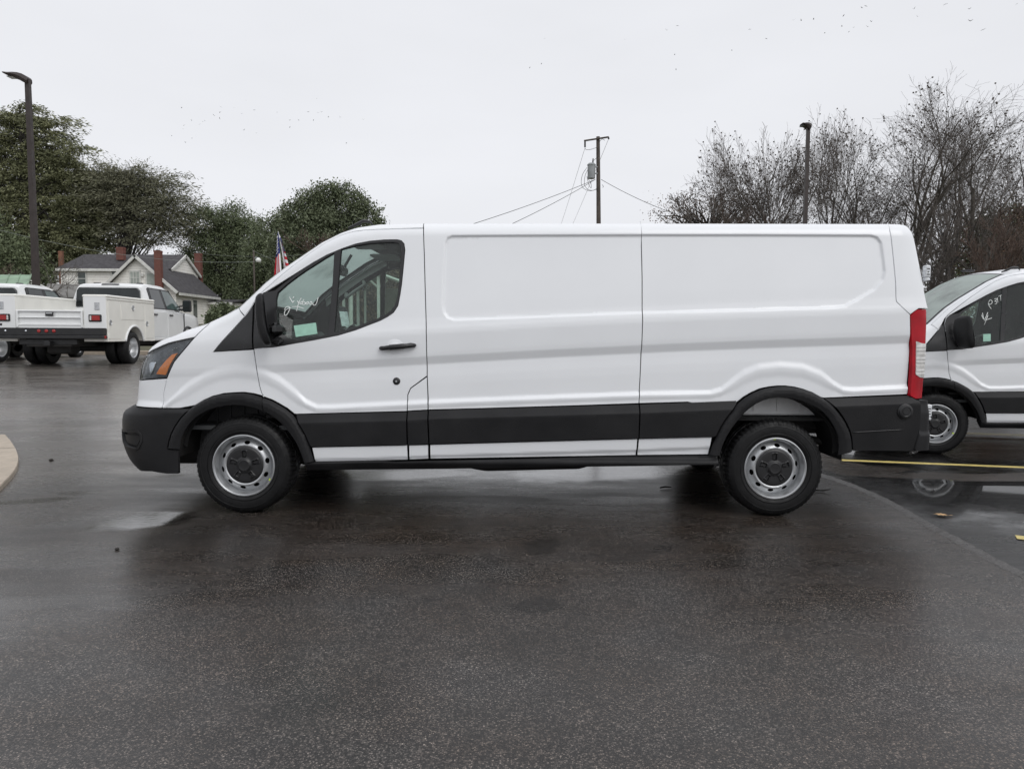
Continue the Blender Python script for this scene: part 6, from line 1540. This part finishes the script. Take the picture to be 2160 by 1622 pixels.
# left group
leafy_tree('cedar_tree', 'tall dark cedar with drooping sprays behind the left lamp post', [(45, 244, 40, 14), (68, 232, 18, 12), (105, 258, 40, 14), (0, 262, 55, 18), (70, 288, 70, 18), (-40, 300, 60, 26), (130, 318, 50, 15), (20, 330, 95, 22), (100, 348, 70, 18), (165, 316, 22, 9), (55, 380, 110, 24), (150, 380, 50, 20), (-30, 400, 90, 30), (90, 425, 110, 28), (150, 445, 55, 24), (30, 475, 120, 32), (130, 495, 70, 28), (60, 535, 120, 34), (-30, 560, 90, 40), (120, 560, 50, 24)], 76, (60, 250), M_CEDAR, 11, per=26, leaf=.105, n_leaf=120, spread=.85, droop=.5, aspect=3.4, r0=.55)
leafy_tree('cedar_tree', 'broad dark cedar between the tall cedar and the spreading thin tree', [(195, 430, 70, 60), (180, 390, 45, 35), (225, 480, 60, 45), (170, 520, 50, 40), (215, 395, 40, 35)], 80, (190, 400), M_CEDAR, 12, per=22, leaf=.11, n_leaf=100, spread=.85, droop=.4, aspect=3.2)
leafy_tree('spreading_tree', 'wide thin-leaved tree with sky showing through above the house roof', [(250, 380, 60, 24), (310, 395, 60, 28), (355, 430, 42, 24), (280, 430, 75, 26), (235, 420, 50, 30), (345, 470, 50, 22), (290, 480, 60, 20), (260, 375, 40, 20), (375, 450, 28, 16), (320, 510, 40, 16)], 76, (262, 400), M_OLIVE, 13, per=50, leaf=.085, n_leaf=66, spread=1.15, droop=.15, aspect=4.0, gapped=.2, r0=.5)
leafy_tree('evergreen_tree', 'dark leafy evergreen with two rounded tops right of the house', [(430, 480, 52, 42), (495, 470, 50, 34), (440, 540, 60, 50), (520, 510, 50, 48), (480, 570, 75, 50), (420, 600, 40, 40), (540, 580, 45, 60), (460, 620, 60, 40)], 79, (470, 470), M_EVG, 14, per=38, leaf=.12, n_leaf=96, spread=.75, r0=.4)
leafy_tree('magnolia_tree', 'rounded magnolia rising above the windscreen of the broadside van', [(650, 418, 20, 16), (688, 404, 24, 16), (728, 407, 22, 16), (756, 426, 24, 18), (622, 446, 24, 18), (668, 440, 38, 24), (715, 438, 44, 26), (778, 448, 20, 15), (640, 475, 50, 28), (700, 480, 60, 32), (760, 485, 44, 28), (792, 468, 12, 9), (660, 520, 80, 40), (760, 520, 60, 40), (720, 570, 100, 50), (620, 570, 50, 50), (800, 570, 70, 50), (700, 640, 110, 45)], 62, (700, 430), M_MAGN, 15, per=38, leaf=.125, n_leaf=80, spread=.55, r0=.35)
leafy_tree('evergreen_tree', 'low dark evergreen filling the gap behind the flag', [(570, 500, 45, 40), (595, 470, 30, 22), (560, 560, 60, 50), (600, 600, 60, 50), (530, 640, 60, 40)], 72, (575, 480), M_EVG, 16, per=36, leaf=.12, n_leaf=90, spread=.8)
leafy_tree('evergreen_tree', 'dark evergreen mass behind the white shed and the lamp post', [(30, 560, 70, 60), (-60, 520, 70, 90), (60, 600, 60, 40)], 70, (20, 530), M_EVG, 17, per=30, leaf=.16, n_leaf=56, spread=.9)
leafy_tree('hedge', 'clipped dark hedge at the right end of the white house', [(472, 668, 26, 22), (500, 672, 24, 20), (452, 672, 14, 14)], 52, (475, 680), M_EVG, 18, per=260, leaf=.16, n_leaf=22, spread=.3, r0=.06)['category'] = 'hedge'
bare_tree('leafless russet shrub in front of the magnolia beside the windscreen', 655, 468, 52, 21, name='bare_shrub', kids=(11, 8, 6, 3), ang=(.7, .6, .6, .6), lenf=(.72, .5, .5, .5), r0=.12, rmin=.010, m=M_RTWIG, mt=M_RTWIG, trop=.35, start=.1)
bare_tree('leafless pale shrub in front of the dark trees at the left edge', 30, 545, 46, 22, name='bare_shrub', kids=(9, 6, 4, 2), r0=.11, rmin=.008, m=M_BARKG, mt=M_RTWIG, start=.1)
bare_tree('leafless grey sapling right of the left lamp post', 108, 520, 44, 23, name='bare_shrub', kids=(7, 5, 3, 2), r0=.10, rmin=.008, m=M_BARKG, mt=M_BARKG, start=.15, trop=.2)
# behind the van, seen through the cab
leafy_tree('brown_thicket', 'brown leafy thicket behind the white pavilion', [(770, 640, 90, 55), (850, 650, 70, 50), (690, 660, 60, 40), (820, 600, 60, 40)], 56, (780, 620), M_BROWN, 19, per=44, leaf=.16, n_leaf=40, spread=.8)['category'] = 'thicket'
leafy_tree('evergreen_tree', 'dark green trees far behind the pavilion roof', [(800, 580, 90, 50), (890, 600, 90, 60), (760, 560, 60, 40), (860, 560, 60, 30)], 74, (810, 570), M_EVG, 20, per=40, leaf=.19, n_leaf=50, spread=.9)
# right group: sweetgums with seed balls
SG = 'leafless trees on the right'
bare_tree('slender leafless tree with seed balls just left of the right lamp post', 1650, 203, 46, 31, half=150, balls=.16, group=SG, r0=.24)
bare_tree('leafless tree leaning left over the middle of the van roof', 1565, 268, 47, 32, half=135, lean=(-.10, 0), balls=.16, group=SG, r0=.18)
bare_tree('widest leafless tree with heavy forked limbs near the van tail', 1892, 172, 48, 33, half=150, balls=.12, group=SG, r0=.34, start=.08)
bare_tree('leafless tree between the lamp post and the widest bare tree', 1785, 245, 50, 34, half=120, balls=.16, group=SG, r0=.2, lean=(.05, 0))
bare_tree('tallest leafless tree at the right edge with pale leaning limbs', 2095, 150, 46, 35, half=140, balls=.12, group=SG, r0=.34, lean=(.05, 0), start=.12)
bare_tree('leafless tree cut by the right edge of the photo', 2225, 175, 50, 36, half=120, balls=.12, group=SG, r0=.3)
bare_tree('leafless tree standing directly behind the right lamp post', 1722, 225, 55, 44, half=115, balls=.12, group=SG, r0=.2)
bare_tree('leafless tree in the dip between the two tallest bare trees', 2000, 250, 56, 45, half=100, balls=.10, group=SG, r0=.22)
bare_tree('low dense leafless thicket above the van roof right of the utility pole', 1450, 392, 44, 37, name='bare_shrub', half=95, kids=(15, 10, 8, 5), ang=(.95, .7, .7, .7), lenf=(.8, .5, .48, .5), r0=.16, rmin=.010, trop=.25, start=.08)
bare_tree('dense brown bare thicket where the left roofline meets the trees', 1530, 380, 45, 38, name='bare_shrub', half=80, kids=(14, 9, 7, 4), ang=(.9, .7, .7, .7), lenf=(.8, .5, .48, .5), r0=.16, rmin=.009, mt=M_RTWIG, trop=.25, start=.08)
bare_tree('dark crooked tree behind the tail of the broadside van', 2005, 370, 40, 39, half=80, kids=(11, 8, 7, 4), ang=(.95, .7, .7, .7), lenf=(.85, .52, .48, .5), r0=.24, m=M_BARK, trop=.2, start=.2, wob=.2)
bare_tree('reddish leafless sapling cluster above the second van', 2095, 420, 36, 40, name='bare_shrub', half=90, kids=(15, 8, 6, 3), ang=(.55, .5, .55, .6), lenf=(.8, .5, .48, .5), r0=.09, rmin=.008, m=M_RTWIG, mt=M_RTWIG, trop=.6, start=.04)
leafy_tree('brown_thicket', 'brown twiggy thicket with clinging dead leaves above the middle of the van roof', [(1425, 448, 50, 22), (1480, 438, 55, 30), (1540, 440, 55, 32), (1590, 450, 40, 25)], 49, (1500, 450), M_BROWN, 46, per=26, leaf=.07, n_leaf=34, spread=.8, gapped=.15)['category'] = 'thicket'
leafy_tree('brown_thicket', 'russet dead-leaved thicket above the second van roof', [(2100, 500, 70, 50), (2150, 470, 50, 60), (2060, 545, 60, 40), (2130, 560, 80, 40), (2220, 520, 60, 70)], 50, (2110, 500), M_BROWN, 41, per=16, leaf=.09, n_leaf=32, spread=.7, gapped=.2)['category'] = 'thicket'
leafy_tree('evergreen_tree', 'dark bushy evergreen behind the russet thicket on the right', [(2110, 500, 85, 45), (2180, 490, 80, 60), (2060, 560, 70, 40), (2150, 570, 100, 40)], 58, (2130, 500), M_EVG, 42, per=22, leaf=.15, n_leaf=46, spread=.8)
bare_tree('low tangled bare shrub behind the van tail lamps', 1965, 470, 38, 43, name='bare_shrub', half=60, kids=(13, 9, 7, 4), ang=(.9, .7, .7, .7), lenf=(.8, .5, .48, .5), r0=.12, rmin=.0075, trop=.2, start=.06)

# a far wood closes the view beyond the lot
_rg = np.random.default_rng(77); _n = 1500; _cx = _rg.uniform(-45, 75, _n); _cz = 1.5 + 9.5 * _rg.random(_n) ** .8 * (.62 + .38 * np.sin(_cx * .35) * np.cos(_cx * .13)); _cy = 108 + _rg.uniform(-5, 5, _n)
_C = np.repeat(np.column_stack([_cx, _cy, _cz]), 40, 0); _C = _C + _rg.normal(size=_C.shape) * np.array([1.1, .9, .8]); _v, _f = leaves_np(_C, .30, _rg)
_o = mesh_np('distant_woods', _v, _f, M_OLIVE); tag(_o, 'low far-off wood beyond the parking lot, seen between the vehicles', 'woods', kind='stuff')

# ------------------------------------------------------------------ birds
M_BIRD = mat('dark bird feathers', (.05, .05, .055), .8, .3, 8)
def bird_mesh(flap, sweep):
    v = [(0, -.5, 0), (.09, -.1, .05), (0, .35, .03), (-.09, -.1, .05), (0, -.1, -.08), (0, .62, .04)]; f = [(0, 1, 3), (1, 2, 3), (0, 4, 1), (0, 3, 4), (1, 4, 2), (3, 2, 4), (2, 5, 4)]
    for s in (1, -1):
        b = len(v); v += [(s * .07, -.22, .04), (s * .55, -.22 + sweep, .04 + flap * .5), (s * 1.05, .02 + sweep * 2, .04 + flap), (s * .55, .12 + sweep, .04 + flap * .5), (s * .07, .18, .04)]; f += [(b, b + 1, b + 3, b + 4), (b + 1, b + 2, b + 3)]
    me = bpy.data.meshes.new('bird'); me.from_pydata(v, [], f); me.materials.append(M_BIRD); return me
BM = [bird_mesh(.35, .05), bird_mesh(-.15, .10), bird_mesh(.75, .0), bird_mesh(.1, -.05)]
brg = random.Random(5)
LB = [(115, 188), (300, 203), (520, 177), (510, 232), (448, 263), (507, 293), (655, 188), (785, 106), (738, 247), (867, 211), (217, 320), (138, 367), (128, 408), (300, 357), (333, 328), (354, 320), (10, 476), (254, 480), (221, 500), (155, 546), (760, 418), (888, 447), (1103, 233), (1230, 316), (1235, 388), (1324, 317), (1513, 91), (1424, 229), (1525, 235), (1564, 231), (1476, 319), (1634, 284), (1751, 283), (1992, 308), (1820, 555)]
RB = [(145, 180), (207, 185), (316, 174), (416, 292), (578, 140), (564, 235), (627, 280), (665, 246), (740, 72), (775, 56), (826, 192), (790, 237), (1197, 81), (1230, 150), (1472, 40), (1683, 81), (1690, 187), (1802, 262), (2100, 36), (2150, 12)]
CB = [(257, 155), (883, 168), (1212, 91), (1299, 56), (1278, 285), (1288, 403), (1868, 84), (1997, 157), (1728, 249), (140, 384), (231, 357)]
def bird(px, py, s, label, group, k):
    Y = brg.uniform(95, 130); o = bpy.data.objects.new('bird', BM[k]); COL.objects.link(o); o.location = W(px, py, Y); o.scale = (s * Y / 110,) * 3
    o.rotation_euler = (brg.uniform(-.4, .4), brg.uniform(-.5, .5), brg.uniform(0, 6.28)); tag(o, label, 'bird', group)
for x, y in LB: bird(360 + x * .2037, 190 + y * .2037, .20, 'tiny dark bird in the scattered flock high over the left-hand trees', 'birds of the left flock', brg.randrange(4))
for x, y in RB: bird(1640 + x * .2407, y * .2407, .26 if x < 1400 else .36, 'small dark bird in the loose flock at the top right above the bare trees', 'birds of the right flock', brg.randrange(4))
for x, y in CB: bird(1080 + x * .2685, 40 + y * .2685, .22, 'tiny lone bird in the pale sky above the middle of the van', 'birds over the van', brg.randrange(4))

# ------------------------------------------------------------------ small litter on the ground
lp = G(1986, 1086, .012); t_ = [(0, -.09), (.02, -.05), (.07, -.06), (.035, -.02), (.10, .0), (.04, .015), (.075, .07), (.02, .045), (.0, .11), (-.02, .045), (-.075, .06), (-.04, .01), (-.09, -.01), (-.03, -.025), (-.06, -.065), (-.015, -.05)]
mb = MB(); mb.add([(x, y, .006 + .012 * (abs(x) * 8) ** 2 * .3 + (.004 if i % 2 else 0)) for i, (x, y) in enumerate(t_)] + [(0, 0, .002)], [(i, (i + 1) % 16, 16) for i in range(16)]); mb.tube([(0, -.09, .004), (.03, -.14, .006)], .003, 5)
o_ = mb.build('oak_leaf', mat('tan dead leaf', (.50, .32, .16), .7, .25, 30)); o_.location = lp; o_.scale = (.5, .5, .5); o_.rotation_euler = (0, 0, 1.2); tag(o_, 'tan oak leaf lying on the wet dark parking lot', 'leaf')
def litter(name, label, px, py, pts, r, rz, c='twig'):
    mb = MB(); mb.tube(pts, r, 6); o_ = mb.build(name, M_BARK, smooth=True); p = G(px, py, .0); o_.location = p; o_.rotation_euler = (0, 0, rz); tag(o_, label, c)
litter('twig', 'short dark twig on the asphalt left of the rear wheel', 1404, 1031, [(-.05, 0, .012), (0, .008, .016), (.05, 0, .012)], [.006, .008, .005], .2)
litter('twig', 'thin dark twig sticking out beside the rear tyre', 1735, 1038, [(-.07, 0, .012), (0, .01, .012), (.06, -.01, .03)], [.005, .006, .003], -.3)
litter('stone', 'dark pebble on the wet asphalt near the concrete apron', 108, 973, [(-.02, 0, .008), (-.01, 0, .013), (.006, 0, .015), (.02, 0, .008)], [.004, .014, .015, .004], .4, 'stone')
litter('stone', 'tiny dark pebble on bare asphalt ahead of the front tyre', 247, 1160, [(-.012, 0, .006), (0, 0, .008), (.012, 0, .006)], [.004, .010, .004], .4, 'stone')
